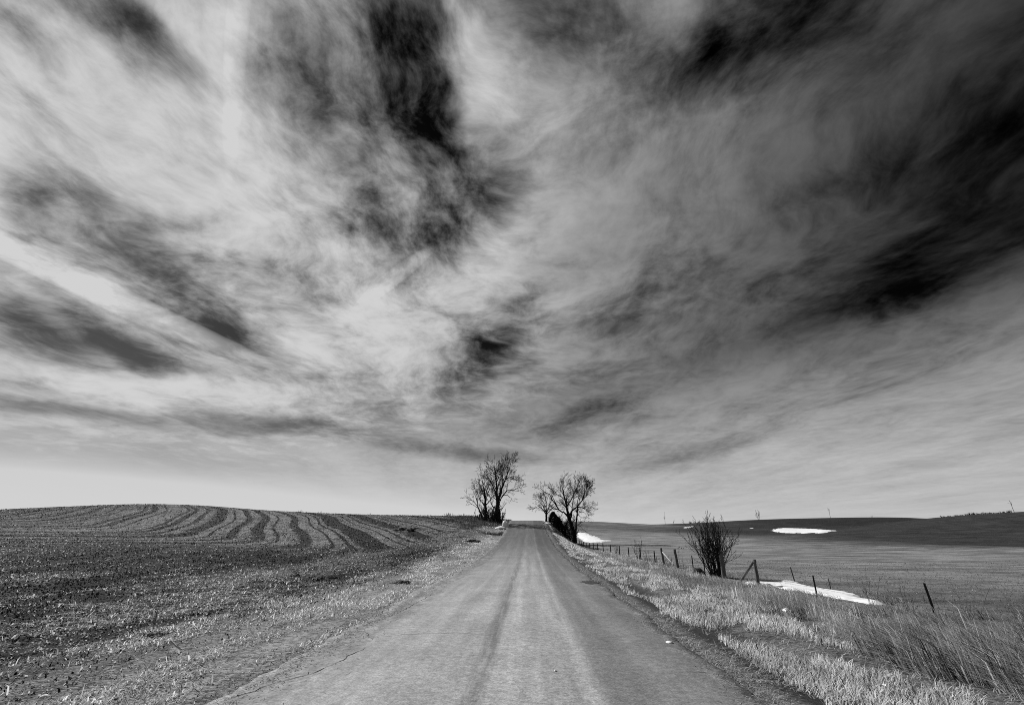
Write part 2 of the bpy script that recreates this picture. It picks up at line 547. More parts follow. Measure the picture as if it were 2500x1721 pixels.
def mat_field():
    m, N = new_mat("field_soil_and_straw")
    P, x, y, z, t = place(N)
    # tillage passes: nested curves that come over the hill and bend back
    w1 = N.m('SINE', N.m('ADD', N.m('MULTIPLY', x, 0.09), N.m('MULTIPLY', y, 0.035)))
    w2 = N.m('SINE', N.m('ADD', N.m('MULTIPLY_ADD', x, -0.17, 1.3), N.m('MULTIPLY', y, 0.10)))
    wob = N.m('ADD', N.m('MULTIPLY', w1, 1.1), N.m('MULTIPLY', w2, 0.35))
    yr = N.m('MAXIMUM', N.m('SUBTRACT', y, 85.0), 0.0)
    up = N.m('ADD', N.m('MULTIPLY_ADD', N.m('SUBTRACT', y, 45.0), 0.5, x), N.m('MULTIPLY', N.m('MULTIPLY', yr, yr), 0.004))
    low = N.m('MULTIPLY_ADD', N.m('SUBTRACT', y, 41.0), -1.2, -17.0)
    F = N.m('SMOOTH_MAX', up, low, 9.0)
    F = N.m('ADD', F, wob)
    F = N.m('MULTIPLY_ADD', N.m('SINE', N.m('MULTIPLY', F, 0.83)), 0.75, F)
    v = N.m('DIVIDE', F, 2.7)
    fr = N.m('FRACT', v)
    idx = N.m('FLOOR', v)
    rnd = N.m('FRACT', N.m('MULTIPLY', idx, 0.618034))
    edge = N.m('MINIMUM', fr, N.m('SUBTRACT', 1.0, fr))
    row = N.noise(N.vec(N.m('MULTIPLY', F, 1.1), N.m('MULTIPLY', y, 0.10), 0.0), 1.0, 5, 0.65)
    rough = N.noise(N.vm('MULTIPLY', P, (0.7, 0.35, 0.5)), 1.0, 5, 0.7)
    line = N.m('MULTIPLY', N.step(N.m('ADD', edge, N.m('MULTIPLY', N.m('SUBTRACT', rough, 0.5), 0.34)), N.m('MULTIPLY_ADD', rnd, 0.07, 0.04), N.m('MULTIPLY_ADD', rnd, 0.08, 0.12), 1.0, 0.0), 1.0)
    wide = N.m('MULTIPLY', N.step(rnd, 0.69, 0.71), N.step(N.m('ADD', fr, N.m('MULTIPLY', N.m('SUBTRACT', rough, 0.5), 1.3)), 0.38, 0.62))
    track = N.m('MAXIMUM', N.m('MULTIPLY', line, 0.95), N.m('MULTIPLY', wide, 0.8))
    head = N.step(N.m('MULTIPLY_ADD', rough, 3.0, t), -13.0, -8.0, 1.0, 0.0)
    track = N.m('MULTIPLY', track, head)
    zone = N.step(N.m('MULTIPLY_ADD', N.m('SUBTRACT', N.noise(P, 0.06, 3, 0.5), 0.5), 18.0, y), 36.0, 50.0)
    # swaths alongside the road
    sw = N.noise(N.vec(N.m('MULTIPLY', t, 0.62), N.m('MULTIPLY', y, 0.075), 11.0), 1.0, 6, 0.68, 0.8)
    swath = N.step(sw, 0.40, 0.66)
    brightswath = N.m('MULTIPLY', N.step(N.m('ABSOLUTE', N.m('ADD', N.m('ADD', t, 11.5), N.m('MULTIPLY', wob, 0.8))), 0.5, 4.5, 1.0, 0.0), N.step(y, 14.0, 24.0))
    brightswath = N.m('MULTIPLY', brightswath, N.step(y, 50.0, 75.0, 1.0, 0.0))
    near = N.m('ADD', N.m('MULTIPLY_ADD', swath, 0.55, -0.08), N.m('MULTIPLY', brightswath, 0.65))
    blot = N.noise(P, 0.35, 6, 0.68)
    straw = N.mix(zone, near, N.m('ADD', N.m('SUBTRACT', 0.78, N.m('MULTIPLY', track, 1.5)), N.m('ADD', N.m('MULTIPLY', N.m('SUBTRACT', row, 0.5), 1.3), N.m('MULTIPLY', N.m('SUBTRACT', rough, 0.5), 1.2))))
    straw = N.m('SUBTRACT', straw, N.m('MULTIPLY', zone, N.step(x, -105.0, -45.0, 0.30, 0.0)))
    straw = N.m('ADD', straw, N.m('MULTIPLY', N.m('SUBTRACT', blot, 0.5), 1.6))
    fine = N.noise(N.vm('MULTIPLY', P, (2.2, 5.5, 3.0)), 1.0, 6, 0.72, 0.8)
    finer = N.noise(N.vm('MULTIPLY', P, (14.0, 30.0, 20.0)), 1.0, 4, 0.7, 0.6)
    f = N.step(N.m('ADD', N.m('ADD', straw, N.m('MULTIPLY', N.m('SUBTRACT', fine, 0.5), 2.6)), N.m('MULTIPLY', N.m('SUBTRACT', finer, 0.5), 1.4)), 0.36, 0.95)
    dark = N.noise(P, 0.05, 3, 0.6)
    col = N.mix(f, 0.012, 0.235)
    col = N.m('MULTIPLY', col, N.step(dark, 0.34, 0.60, 0.45, 1.0))
    hgt = N.m('ADD', fine, N.m('MULTIPLY', finer, 0.6))
    finish(N, col, 0.95, hgt, 1.0, 0.12, 0.15)
    return m


def mat_verge(right):
    m, N = new_mat("verge_thatch_and_earth")
    P, x, y, z, t = place(N)
    fine = N.noise(N.vm('MULTIPLY', P, (9.0, 16.0, 8.0)), 1.0, 5, 0.72, 0.8)
    blot = N.noise(P, 0.8, 5, 0.65)
    stripe = N.noise(N.vec(N.m('MULTIPLY', t, 1.6), N.m('MULTIPLY', y, 0.10), 4.0), 1.0, 4, 0.6)
    mixv = N.m('ADD', N.m('ADD', N.m('MULTIPLY_ADD', fine, 1.7, -0.45), N.m('MULTIPLY', blot, 0.6)), N.m('MULTIPLY', stripe, 0.7))
    f = N.step(mixv, 0.75, 1.35)
    col = N.mix(f, 0.025, 0.25 if right else 0.42)
    at = N.m('ABSOLUTE', N.m('ADD', t, N.m('MULTIPLY', N.m('SUBTRACT', stripe, 0.5), 0.5)))
    if not right:                                                        # turns to field soil away from the road
        col = N.m('MULTIPLY', col, N.step(N.m('MULTIPLY_ADD', N.m('SUBTRACT', blot, 0.5), 3.0, at), 5.0, 7.6, 1.0, 0.32))
    gravel = N.step(at, 3.0, 3.5, 1.0, 0.0)
    grit = N.noise(P, 40.0, 4, 0.8)
    gcol = N.m('MULTIPLY', N.m('MULTIPLY_ADD', grit, 0.9, 0.5), 0.17 if right else 0.27)
    col = N.mix(gravel, col, gcol)
    if right:
        soil = N.m('MULTIPLY', N.step(at, 3.3, 3.7), N.step(at, 4.3, 4.9, 1.0, 0.0))
        col = N.mix(N.m('MULTIPLY', soil, 0.9), col, N.m('MULTIPLY_ADD', grit, 0.05, 0.012))
    finish(N, col, 0.95, N.m('MULTIPLY_ADD', grit, 0.4, fine), 0.9, 0.05, 0.15)
    return m


def mat_pasture():
    m, N = new_mat("pasture_turf")
    P, x, y, z, t = place(N)
    fine = N.noise(N.vm('MULTIPLY', P, (3.0, 9.0, 5.0)), 1.0, 6, 0.74, 0.5)
    mid = N.noise(N.vm('MULTIPLY', P, (0.16, 0.55, 0.5)), 1.0, 6, 0.66, 0.4)
    big = N.noise(N.vm('MULTIPLY', P, (0.020, 0.035, 0.02)), 1.0, 4, 0.55)
    col = N.mix(N.step(N.m('ADD', N.m('MULTIPLY', fine, 0.55), N.m('MULTIPLY', mid, 0.65)), 0.38, 0.85), 0.06, 0.33)
    patch = N.noise(N.vm('MULTIPLY', P, (0.22, 0.30, 0.2)), 1.0, 6, 0.7)
    col = N.m('MULTIPLY', col, N.step(patch, 0.30, 0.66, 0.75, 1.3))
    # the hill to the right is a darker sward; its lower edge is a field boundary
    lim = N.m('ADD', N.m('MULTIPLY_ADD', x, -0.10, 76.0), N.m('MULTIPLY', N.m('SUBTRACT', mid, 0.5), 16.0))
    hill = N.m('MULTIPLY', N.step(N.m('SUBTRACT', y, lim), -5.0, 9.0), N.step(N.m('MULTIPLY_ADD', N.m('SUBTRACT', big, 0.5), 40.0, x), 38.0, 72.0))
    col = N.m('MULTIPLY', col, N.mix(hill, 1.0, 0.17))
    far = N.step(N.m('MULTIPLY_ADD', N.m('SUBTRACT', mid, 0.5), 40.0, y), 120.0, 165.0)
    col = N.m('MULTIPLY', col, N.mix(N.m('MULTIPLY', far, N.step(big, 0.36, 0.58)), 1.0, 0.55))
    wet = N.m('MULTIPLY', N.step(N.m('MULTIPLY_ADD', mid, 6.0, y), 16.0, 30.0, 1.0, 0.0), N.step(t, 9.0, 15.0))
    col = N.m('MULTIPLY', col, N.mix(wet, 1.0, 0.5))
    finish(N, col, 0.95, N.m('MULTIPLY_ADD', mid, 1.2, fine), 0.8, 0.10, 0.15)
    return m


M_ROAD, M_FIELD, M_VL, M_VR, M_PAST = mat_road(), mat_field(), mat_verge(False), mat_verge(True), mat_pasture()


def plain(name, c0, c1, scale=8.0, rough=0.9, stretch=(1, 1, 1), bump=0.4, bdist=0.01, spec=0.2):
    m, N = new_mat(name)
    co = N.node('ShaderNodeTexCoord').outputs['Object']
    n = N.noise(N.vm('MULTIPLY', co, stretch), scale, 5, 0.65)
    finish(N, N.mix(N.step(n, 0.3, 0.72), c0, c1), rough, n, bump, bdist, spec)
    return m


def mat_blade(name, trans=0.48):
    m, N = new_mat(name)
    at = N.node('ShaderNodeAttribute', attribute_name='tone').outputs['Fac']
    rgb = N.node('ShaderNodeCombineColor')
    for i in range(3):
        N.put(rgb.inputs[i], at)
    dif, trn, mx = N.node('ShaderNodeBsdfDiffuse'), N.node('ShaderNodeBsdfTranslucent'), N.node('ShaderNodeMixShader')
    N.t.links.new(rgb.outputs[0], dif.inputs[0])
    N.t.links.new(rgb.outputs[0], trn.inputs[0])
    mx.inputs[0].default_value = trans
    N.t.links.new(dif.outputs[0], mx.inputs[1])
    N.t.links.new(trn.outputs[0], mx.inputs[2])
    out = N.node('ShaderNodeOutputMaterial')
    N.t.links.new(mx.outputs[0], out.inputs['Surface'])
    return m


M_BLADE = mat_blade("dry_grass_blades")
M_BARK = plain("dark_bark", 0.010, 0.030, 6.0, 0.95, (3, 3, 0.6))
M_TWIG = plain("twigs", 0.012, 0.03, 4.0, 0.95)
M_EVERGREEN = plain("evergreen_needles", 0.008, 0.022, 5.0, 0.9)
M_WOOD = plain("weathered_post_wood", 0.05, 0.17, 14.0, 0.9, (4, 4, 0.4), 0.7, 0.02)
M_PALEWOOD = plain("pale_stripped_pole", 0.25, 0.5, 14.0, 0.85, (4, 4, 0.4))
M_STEEL = plain("dark_steel_post", 0.012, 0.03, 30.0, 0.7, (1, 1, 1), 0.2, 0.003, 0.4)
M_WIRE = plain("rusty_wire", 0.04, 0.09, 30.0, 0.7)
M_CLOD = plain("turned_earth", 0.015, 0.20, 10.0, 0.98, (1, 1, 1), 1.0, 0.05)
M_SNOW = plain("old_snow", 0.70, 0.92, 2.2, 0.7, (1, 1, 1), 0.25, 0.03, 0.3)
M_STONE = plain("pale_stone", 0.55, 0.8, 20.0, 0.8)
M_PAPER = plain("white_litter", 0.7, 0.85, 10.0, 0.8)
M_CRACK = plain("dark_crack", 0.015, 0.05, 20.0, 0.95)  # dark colour of the crack strips laid on the asphalt
M_MUD = plain("wet_mud", 0.006, 0.03, 12.0, 0.55, (1, 1, 1), 0.8, 0.03, 0.4)
M_STICK = plain("bleached_stick", 0.3, 0.5, 20.0, 0.9)


# ============================================================ the land, in strips beside the road
def spaced(a, b, d0, k, lo=None, hi=None):
    """Lines from a to b, d0 apart at a, growing with distance."""
    out, v, s = [a], a, (1 if b > a else -1)
    while abs(v - b) > 1e-6:
        v = v + s * (d0 + k * abs(v - a))
        if (b - v) * s < (d0 + k * abs(v - a)) * 0.5:
            v = b
        out.append(v)
    return out


S_LINES = np.array(sorted(set(spaced(2.0, -60, 0.3, 0.08) + spaced(2.0, 130, 0.10, 0.0085) + spaced(130, 1400, 1.4, 0.03))))


def strip(name, ts, mat):
    T, S = np.meshgrid(np.array(sorted(ts)), S_LINES)
    X = road_x(S) + T
    v = np.stack([X, S, ground_z(X, S)], -1).reshape(-1, 3)
    o = obj(name, mesh_np(name, v, grid_quads(*T.shape), smooth=True), mat)
    return tag(o, kind='structure')


tag(strip("field", spaced(-7.5, -1100, 0.15, 0.018), M_FIELD), "dark tilled field of soil and straw on the hill beside the road")
tag(strip("verge", list(np.linspace(-7.5, 0, 51)), M_VL), "thatch and gravel verge between road and tilled field")
tag(strip("verge", list(np.linspace(0, 9.75, 66)), M_VR), "grassy verge between road and wire fence")
tag(strip("pasture", spaced(9.75, 1100, 0.16, 0.018), M_PAST), "grazed pasture rolling up to the far hill behind the fence")


def build_road():
    ys = np.array(sorted(set(spaced(3.0, -60, 0.3, 0.08) + spaced(3.0, 130, 0.10, 0.006) + spaced(130, 420, 1.2, 0.03))))
    ts = np.linspace(-1, 1, 29)
    rows = []
    eL = EDGE + 0.38 + 0.34 * fbm(ys / 2.2, ys * 0 + 3, 41, 4) + 0.16 * fbm(ys / 0.35, ys * 0 + 1, 43, 2)
    eR = EDGE + 0.16 * fbm(ys / 1.7, ys * 0 + 9, 45, 4) + 0.10 * fbm(ys / 0.35, ys * 0 + 5, 47, 2)
    for y, l, r in zip(ys, eL, eR):
        tt = np.where(ts < 0, ts * l, ts * r)
        z = road_z(y) + 0.035 + 0.03 * (1 - (tt / EDGE) ** 2)
        tt = np.concatenate([[tt[0] - 0.05], tt, [tt[-1] + 0.05]])
        z = np.concatenate([[z[0] - 0.16], z, [z[-1] - 0.16]])
        rows.append(np.stack([road_x(y) + tt, np.full_like(tt, y), z], -1))
    v = np.array(rows)
    rim = np.tile(np.concatenate([[1.0], np.abs(ts), [1.0]]), len(ys))
    me = mesh_np("road", v.reshape(-1, 3), grid_quads(v.shape[0], v.shape[1]), attrs={'rim': rim})
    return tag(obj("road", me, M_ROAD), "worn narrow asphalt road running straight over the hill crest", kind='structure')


road = build_road()


def road_top(x, y):
    t = x - road_x(y)
    return road_z(y) + 0.035 + 0.03 * (1 - (t / EDGE) ** 2)


def on_road(px, py):
    """Place of the photograph on the asphalt."""
    d = ray(px, py)
    Y = np.arange(2.0, 110, 0.02)
    k = Y / d.y
    z = EYE + d.z * k - road_top(d.x * k, Y)
    i = int(np.argmax(z < 0))
    return Vector((d.x * k[i], Y[i], road_top(d.x * k[i], Y[i])))


def crack(pts, width, jit=0.03):
    """Thin open crack along photograph points, a strip lying just over the asphalt."""
    P = [on_road(*p) for p in pts]
    line = []
    for a, b in zip(P[:-1], P[1:]):
        n = max(2, int((b - a).length / 0.12))
        for i in range(n):
            line.append(a.lerp(b, i / n))
    line.append(P[-1])
    v = []
    for i, p in enumerate(line):
        q = line[min(i + 1, len(line) - 1)] - line[max(i - 1, 0)]
        nrm = Vector((-q.y, q.x, 0)).normalized()
        j = nrm * random.uniform(-jit, jit)
        w = width * 0.62 * random.uniform(0.2, 1.2) * min(1, i / 4 + 0.2, (len(line) - 1 - i) / 4 + 0.2)
        for s in (-1, 1):
            x, y = p.x + j.x + nrm.x * w * s, p.y + j.y + nrm.y * w * s
            v.append((x, y, road_top(x, y) + 0.004))
    n = len(line)
    me = mesh_np("crack", v, [(2 * i, 2 * i + 1, 2 * i + 3, 2 * i + 2) for i in range(n - 1)])
    return obj("crack", me, M_CRACK, road)


crack([(545, 1712), (640, 1680), (700, 1661), (760, 1643), (815, 1622), (860, 1596), (893, 1582)], 0.014)
crack([(875, 1533), (905, 1518), (945, 1506), (975, 1494), (1010, 1475), (1060, 1448)], 0.014)
crack([(893, 1541), (898, 1552), (910, 1561)], 0.016)
crack([(912, 1556), (985, 1549), (1050, 1546), (1120, 1545), (1200, 1551)], 0.008, 0.02)
crack([(1170, 1430), (1230, 1427), (1270, 1428)], 0.008, 0.02)
crack([(1633, 1642), (1680, 1639), (1720, 1642), (1748, 1645)], 0.012)
crack([(840, 1648), (855, 1641)], 0.01)


# ============================================================ tubes, trees
def unit(v):
    return v / (np.linalg.norm(v) + 1e-9)


def frame(d):
    a = np.array((0, 0, 1.0)) if abs(d[2]) < 0.9 else np.array((1.0, 0, 0))
    u = unit(np.cross(d, a))
    return u, np.cross(d, u)


class Tubes:
    """Collects tapered polylines and turns them into one mesh."""
    def __init__(self):
        self.v, self.q, self.t, self.n = [], [], [], 0

    def add(self, pts, rad, sides=5, cap=False, lump=0.0):
        pts = np.asarray(pts, float)
        m = len(pts)
        ang = np.arange(sides) * 2 * math.pi / sides
        for i in range(m):
            d = unit(pts[min(i + 1, m - 1)] - pts[max(i - 1, 0)])
            u, w = frame(d)
            r = rad[i] * (1 + (np.random.default_rng(i + sides).uniform(-lump, lump, sides) if lump else 0))
            self.v.append(pts[i] + np.outer(np.cos(ang) * r, u) + np.outer(np.sin(ang) * r, w))
        b = self.n
        for i in range(m - 1):
            for k in range(sides):
                k2 = (k + 1) % sides
                self.q.append((b + i * sides + k, b + i * sides + k2, b + (i + 1) * sides + k2, b + (i + 1) * sides + k))
        if cap:
            for k in range(1, sides - 1):
                self.t.append((b + (m - 1) * sides, b + (m - 1) * sides + k, b + (m - 1) * sides + k + 1))
        self.n += m * sides

    def mesh(self, name, origin=(0, 0, 0), smooth=True):
        v = np.concatenate(self.v) - np.asarray(origin)
        return mesh_np(name, v, self.q, self.t or None, smooth=smooth)


def wander(p, d, length, n, bend, up, rg):
    """Polyline of n steps that starts along d, wavers and turns upward (up > 0) or droops."""
    pts = [np.array(p, float)]
    d = unit(np.array(d, float))
    for _ in range(n):
        d = unit(d + rg.normal(0, bend, 3) + np.array((0, 0, up)))
        pts.append(pts[-1] + d * length / n)
    return np.array(pts)


def along(pts, f):
    k = f * (len(pts) - 1)
    i = min(int(k), len(pts) - 2)
    return pts[i] + (pts[i + 1] - pts[i]) * (k - i), unit(pts[i + 1] - pts[i])


def branch_out(T, pts, r0, r1, level, rg, P):
    """Children of a limb: side branches that fork again down to twigs."""
    length = float(np.sum(np.linalg.norm(np.diff(pts, axis=0), axis=1)))
    if level >= P['levels'] or length < P['minlen']:
        return
    n = max(2, int(length * P['per_m'][min(level, len(P['per_m']) - 1)]))
    for k in range(n):
        f = P['from'] + (1 - P['from']) * (k + rg.uniform(0.1, 0.9)) / n
        p, d = along(pts, min(f, 0.999))
        u, w = frame(d)
        a = rg.uniform(0, 2 * math.pi)
        spread = rg.uniform(*P['spread'])
        nd = unit(d * math.cos(spread) + (u * math.cos(a) + w * math.sin(a)) * math.sin(spread) + np.array((0, 0, P['lift'])))
        ln = length * rg.uniform(*P['ratio']) * (1.15 - 0.55 * f)
        ra = max((r0 + (r1 - r0) * f) * 0.45, P['rmin'])
        rb = max(ra * 0.35, P['rmin'] * 0.8)
        steps = 4 if ln > 1.0 else 3
        q = wander(p, nd, ln, steps, P['bend'], P['up'], rg)
        T.add(q, np.linspace(ra, rb, steps + 1), 4 if ra > 0.03 else 3)
        branch_out(T, q, ra, rb, level + 1, rg, P)


TREE = dict(levels=4, per_m=(1.7, 2.7, 3.5, 3.8), minlen=0.36, spread=(0.4, 0.95), ratio=(0.36, 0.62), bend=0.10, up=0.02, lift=0.05, rmin=0.019)
TREE['from'] = 0.30


TALL = 0.91          # limb tips stop short of the outline, the twigs reach it


def tree(name, base, limbs, Y, label, cat, seed, trunk_r, params=None, group=None, extra=4, sink=0.5, origin_scale=5.7975):
    """A bare tree: trunk and limbs follow the photograph's outline, forking in depth to a round crown.
    limbs: [(points (px, py), r0, r1)]; the first is the trunk. Points are photograph pixels."""
    rg = np.random.default_rng(seed)
    P = dict(TREE)
    P.update(params or {})
    g = np.array(spot(base[0], base[1], Y))
    g[2] = float(ground_z(g[0], g[1]))
    shift = g - np.array(spot(base[0], base[1], Y))
    root = thing(name, tuple(g), label, cat, group)
    trunk, crown, limb_meshes = Tubes(), Tubes(), []
    for i, (pp, r0, r1) in enumerate(limbs):
        pts = np.array([spot(a, b, Y) for a, b in pp]) + shift * (1 if i == 0 else 1)
        pts[:, 2] = g[2] + (pts[:, 2] - g[2]) * TALL
        m = len(pts)
        if i > 0:
            dep = rg.normal(0, 0.9)
            pts[:, 1] += np.linspace(0, 1, m) ** 1.2 * dep * 1.6
        else:
            pts[0, 2] -= sink
        f = np.linspace(0, m - 1, m * 3 - 2)
        fine = np.stack([np.interp(f, np.arange(m), pts[:, k]) for k in range(3)], 1)
        fine[1:-1] += rg.normal(0, 0.035, fine[1:-1].shape)
        rad = np.linspace(r0, r1, len(fine))
        if i == 0:
            rad[0] *= 1.5
            rad[1] *= 1.2
        if i == 0:
            trunk.add(fine, rad, 8)
        else:
            lb = Tubes()
            lb.add(fine, rad, 6)
            limb_meshes.append(lb)
        branch_out(crown, fine[len(fine) // 2:] if i == 0 else fine, r0, r1, 0 if i else 1, rg, P)
    # limbs towards and away from the viewer
    tp = np.array([spot(a, b, Y) for a, b in limbs[0][0]]) + shift
    tp[:, 2] = g[2] + (tp[:, 2] - g[2]) * TALL
    H = float(np.max([spot(*pp[-1], Y)[2] + shift[2] for pp, _, _ in limbs]) - tp[0, 2]) * TALL
    for k in range(extra):
        p, d = along(tp, rg.uniform(0.55, 0.98))
        side = 1 if k % 2 else -1
        q = wander(p, (rg.uniform(-.35, .35), side * rg.uniform(0.5, 0.9), rg.uniform(0.6, 1.1)), H * rg.uniform(0.38, 0.58), 6, 0.10, 0.05, rg)
        lb = Tubes()
        lb.add(q, np.linspace(trunk_r * 0.42, 0.03, 7), 5)
        limb_meshes.append(lb)
        branch_out(crown, q, trunk_r * 0.42, 0.03, 0, rg, P)
    obj("trunk", trunk.mesh("trunk", g), M_BARK, root)
    co = obj("crown", crown.mesh("crown", g), M_TWIG, root)
    for lb in limb_meshes:
        obj("limb", lb.mesh("limb", g), M_BARK, co)
    return root


def R1(*pts):
    """Points measured on the enlarged tree group, as photograph pixels."""
    return [(1100 + a / 5.7975, 1090 + b / 5.7975) for a, b in pts]


tree("bare_tree", R1((668, 1110))[0], [
    (R1((668, 1110), (668, 980), (664, 860), (668, 800)), 0.48, 0.36),
    (R1((664, 830), (655, 680), (650, 520), (640, 380), (625, 250)), 0.27, 0.04),
    (R1((668, 800), (705, 680), (735, 560), (780, 440), (830, 300), (850, 210)), 0.27, 0.04),
    (R1((690, 800), (735, 690), (800, 620), (900, 600), (980, 555)), 0.17, 0.03),
    (R1((740, 560), (770, 440), (870, 380), (990, 400)), 0.10, 0.03),
    (R1((655, 700), (600, 540), (540, 430), (480, 330)), 0.15, 0.03),
    (R1((655, 640), (690, 480), (740, 330), (760, 220)), 0.13, 0.03),
    (R1((740, 690), (800, 690), (850, 730), (890, 780)), 0.07, 0.02),
    (R1((660, 900), (610, 880), (580, 830), (570, 740), (540, 680), (500, 620)), 0.12, 0.03),
    (R1((680, 930), (720, 900), (760, 840), (790, 800)), 0.06, 0.02),
], 88.0, "tallest bare tree with forked trunk beside the road crest on the tilled field side", "tree", 3, 0.45, extra=3, params=dict(rmin=0.019))
tree("bare_tree", R1((500, 1115))[0], [
    (R1((500, 1115), (495, 980), (490, 880), (492, 780)), 0.27, 0.18),
    (R1((492, 800), (480, 650), (460, 540), (440, 430)), 0.15, 0.03),
    (R1((495, 880), (540, 820), (575, 760), (590, 650), (580, 560)), 0.11, 0.03),
    (R1((492, 760), (510, 640), (540, 560), (560, 470)), 0.11, 0.03),
    (R1((490, 900), (440, 820), (400, 760), (360, 640), (350, 560)), 0.10, 0.025),
    (R1((488, 700), (440, 620), (400, 540), (380, 450)), 0.09, 0.025),
], 86.0, "medium bare tree standing close left of the tallest tree", "tree", 8, 0.25, extra=3, params=dict(rmin=0.019))
tree("bare_tree", R1((470, 1105))[0], [
    (R1((470, 1105), (430, 1000), (400, 930), (385, 870)), 0.14, 0.10),
    (R1((385, 870), (370, 780), (340, 700), (300, 600)), 0.08, 0.02),
    (R1((385, 880), (340, 820), (290, 770), (235, 720)), 0.07, 0.02),
    (R1((378, 830), (375, 720), (350, 620), (330, 580)), 0.07, 0.02),
    (R1((395, 910), (330, 860), (270, 820), (230, 810)), 0.06, 0.02),
], 85.0, "small slanting bare tree leaning out over the tilled field", "tree", 15, 0.12, extra=2, params=dict(rmin=0.019))
tree("bare_tree", R1((1355, 1062))[0], [
    (R1((1355, 1062), (1355, 980), (1355, 900)), 0.24, 0.20),
    (R1((1355, 910), (1350, 800), (1340, 700), (1330, 630)), 0.14, 0.03),
    (R1((1350, 930), (1300, 850), (1240, 800), (1160, 850)), 0.11, 0.025),
    (R1((1352, 900), (1310, 800), (1250, 720), (1200, 690)), 0.11, 0.025),
    (R1((1358, 910), (1390, 820), (1420, 720), (1430, 650)), 0.12, 0.03),
    (R1((1360, 930), (1400, 880), (1450, 820), (1500, 780)), 0.09, 0.025),
    (R1((1345, 820), (1300, 720), (1270, 660)), 0.08, 0.025),
], 103.0, "small round-crowned bare tree right at the road crest on the fence side", "tree", 22, 0.24, extra=4, params=dict(rmin=0.020, per_m=(2.0, 3.0, 3.5, 3.6)))
tree("bare_tree", R1((1760, 1385))[0], [
    (R1((1760, 1385), (1752, 1250), (1730, 1120), (1690, 1000), (1660, 920)), 0.42, 0.30),
    (R1((1660, 930), (1640, 780), (1610, 640), (1590, 500), (1600, 400)), 0.22, 0.04),
    (R1((1660, 930), (1600, 870), (1530, 830), (1440, 805), (1390, 830)), 0.19, 0.05),
    (R1((1530, 830), (1450, 700), (1400, 600), (1330, 570), (1270, 500)), 0.14, 0.03),
    (R1((1640, 780), (1700, 690), (1760, 560), (1800, 450), (1830, 380)), 0.15, 0.03),
    (R1((1680, 970), (1700, 860), (1780, 790), (1860, 680), (1880, 570), (1930, 480)), 0.20, 0.04),
    (R1((1610, 640), (1560, 540), (1540, 430)), 0.10, 0.03),
    (R1((1860, 680), (1880, 560), (1870, 420)), 0.10, 0.03),
    (R1((1790, 790), (1870, 800), (1920, 840), (1960, 890)), 0.08, 0.025),
    (R1((1500, 760), (1440, 640), (1450, 540), (1380, 490)), 0.10, 0.025),
], 98.0, "broad bare tree with a thick trunk leaning towards the road, standing on the fence line", "tree", 31, 0.38, extra=3, params=dict(rmin=0.020, per_m=(1.7, 2.8, 3.6, 3.8)))
tree("bare_tree", R1((1775, 1392))[0], [
    (R1((1775, 1392), (1768, 1200), (1775, 1050), (1790, 900), (1795, 790)), 0.20, 0.12),
    (R1((1795, 800), (1790, 690), (1820, 590), (1850, 520)), 0.10, 0.025),
    (R1((1785, 950), (1830, 880), (1900, 860), (1960, 900)), 0.06, 0.02),
    (R1((1772, 1100), (1830, 1040), (1900, 1000), (1960, 1010)), 0.06, 0.02),
    (R1((1775, 1080), (1820, 1080), (1860, 1140), (1920, 1200)), 0.05, 0.02),
    (R1((1790, 900), (1850, 960), (1920, 960), (1980, 980)), 0.05, 0.02),
], 96.0, "slender bare tree directly beside the broad tree's trunk", "tree", 37, 0.16, extra=1, params=dict(rmin=0.012))

SAPLING = ("thin sapling second nearest the cedar in the fence line thicket", "thin sapling in the middle of the fence line thicket", "thin sapling second nearest the broad tree in the thicket",
           "thin sapling closest to the cedar in the fence line thicket", "thin sapling closest to the broad tree's trunk in the thicket")
# thin saplings crowded between the road-side cedar and the broad tree
for i, (bx, by, tx, ty, r) in enumerate(((1590, 1225, 1545, 870, .10), (1640, 1250, 1600, 960, .08), (1680, 1290, 1640, 1000, .08), (1560, 1190, 1520, 900, .07), (1715, 1330, 1700, 1010, .09))):
    tree("sapling", R1((bx, by))[0], [
        (R1((bx, by), ((bx * 2 + tx) / 3, (by * 2 + ty) / 3), ((bx + tx * 2) / 3, (by + ty * 2) / 3), (tx, ty)), r, r * 0.35),
        (R1(((bx + tx) / 2, (by + ty) / 2), (tx + 35, ty + 60), (tx + 50, ty)), r * .5, .02),
        (R1(((bx + tx) / 2, (by + ty) / 2), (tx - 30, ty + 80), (tx - 40, ty + 20)), r * .5, .02),
    ], 95.0 + i * 0.8, SAPLING[i], "sapling", 50 + i, r, dict(levels=3, rmin=.02), "saplings in the fence line thicket", extra=2)


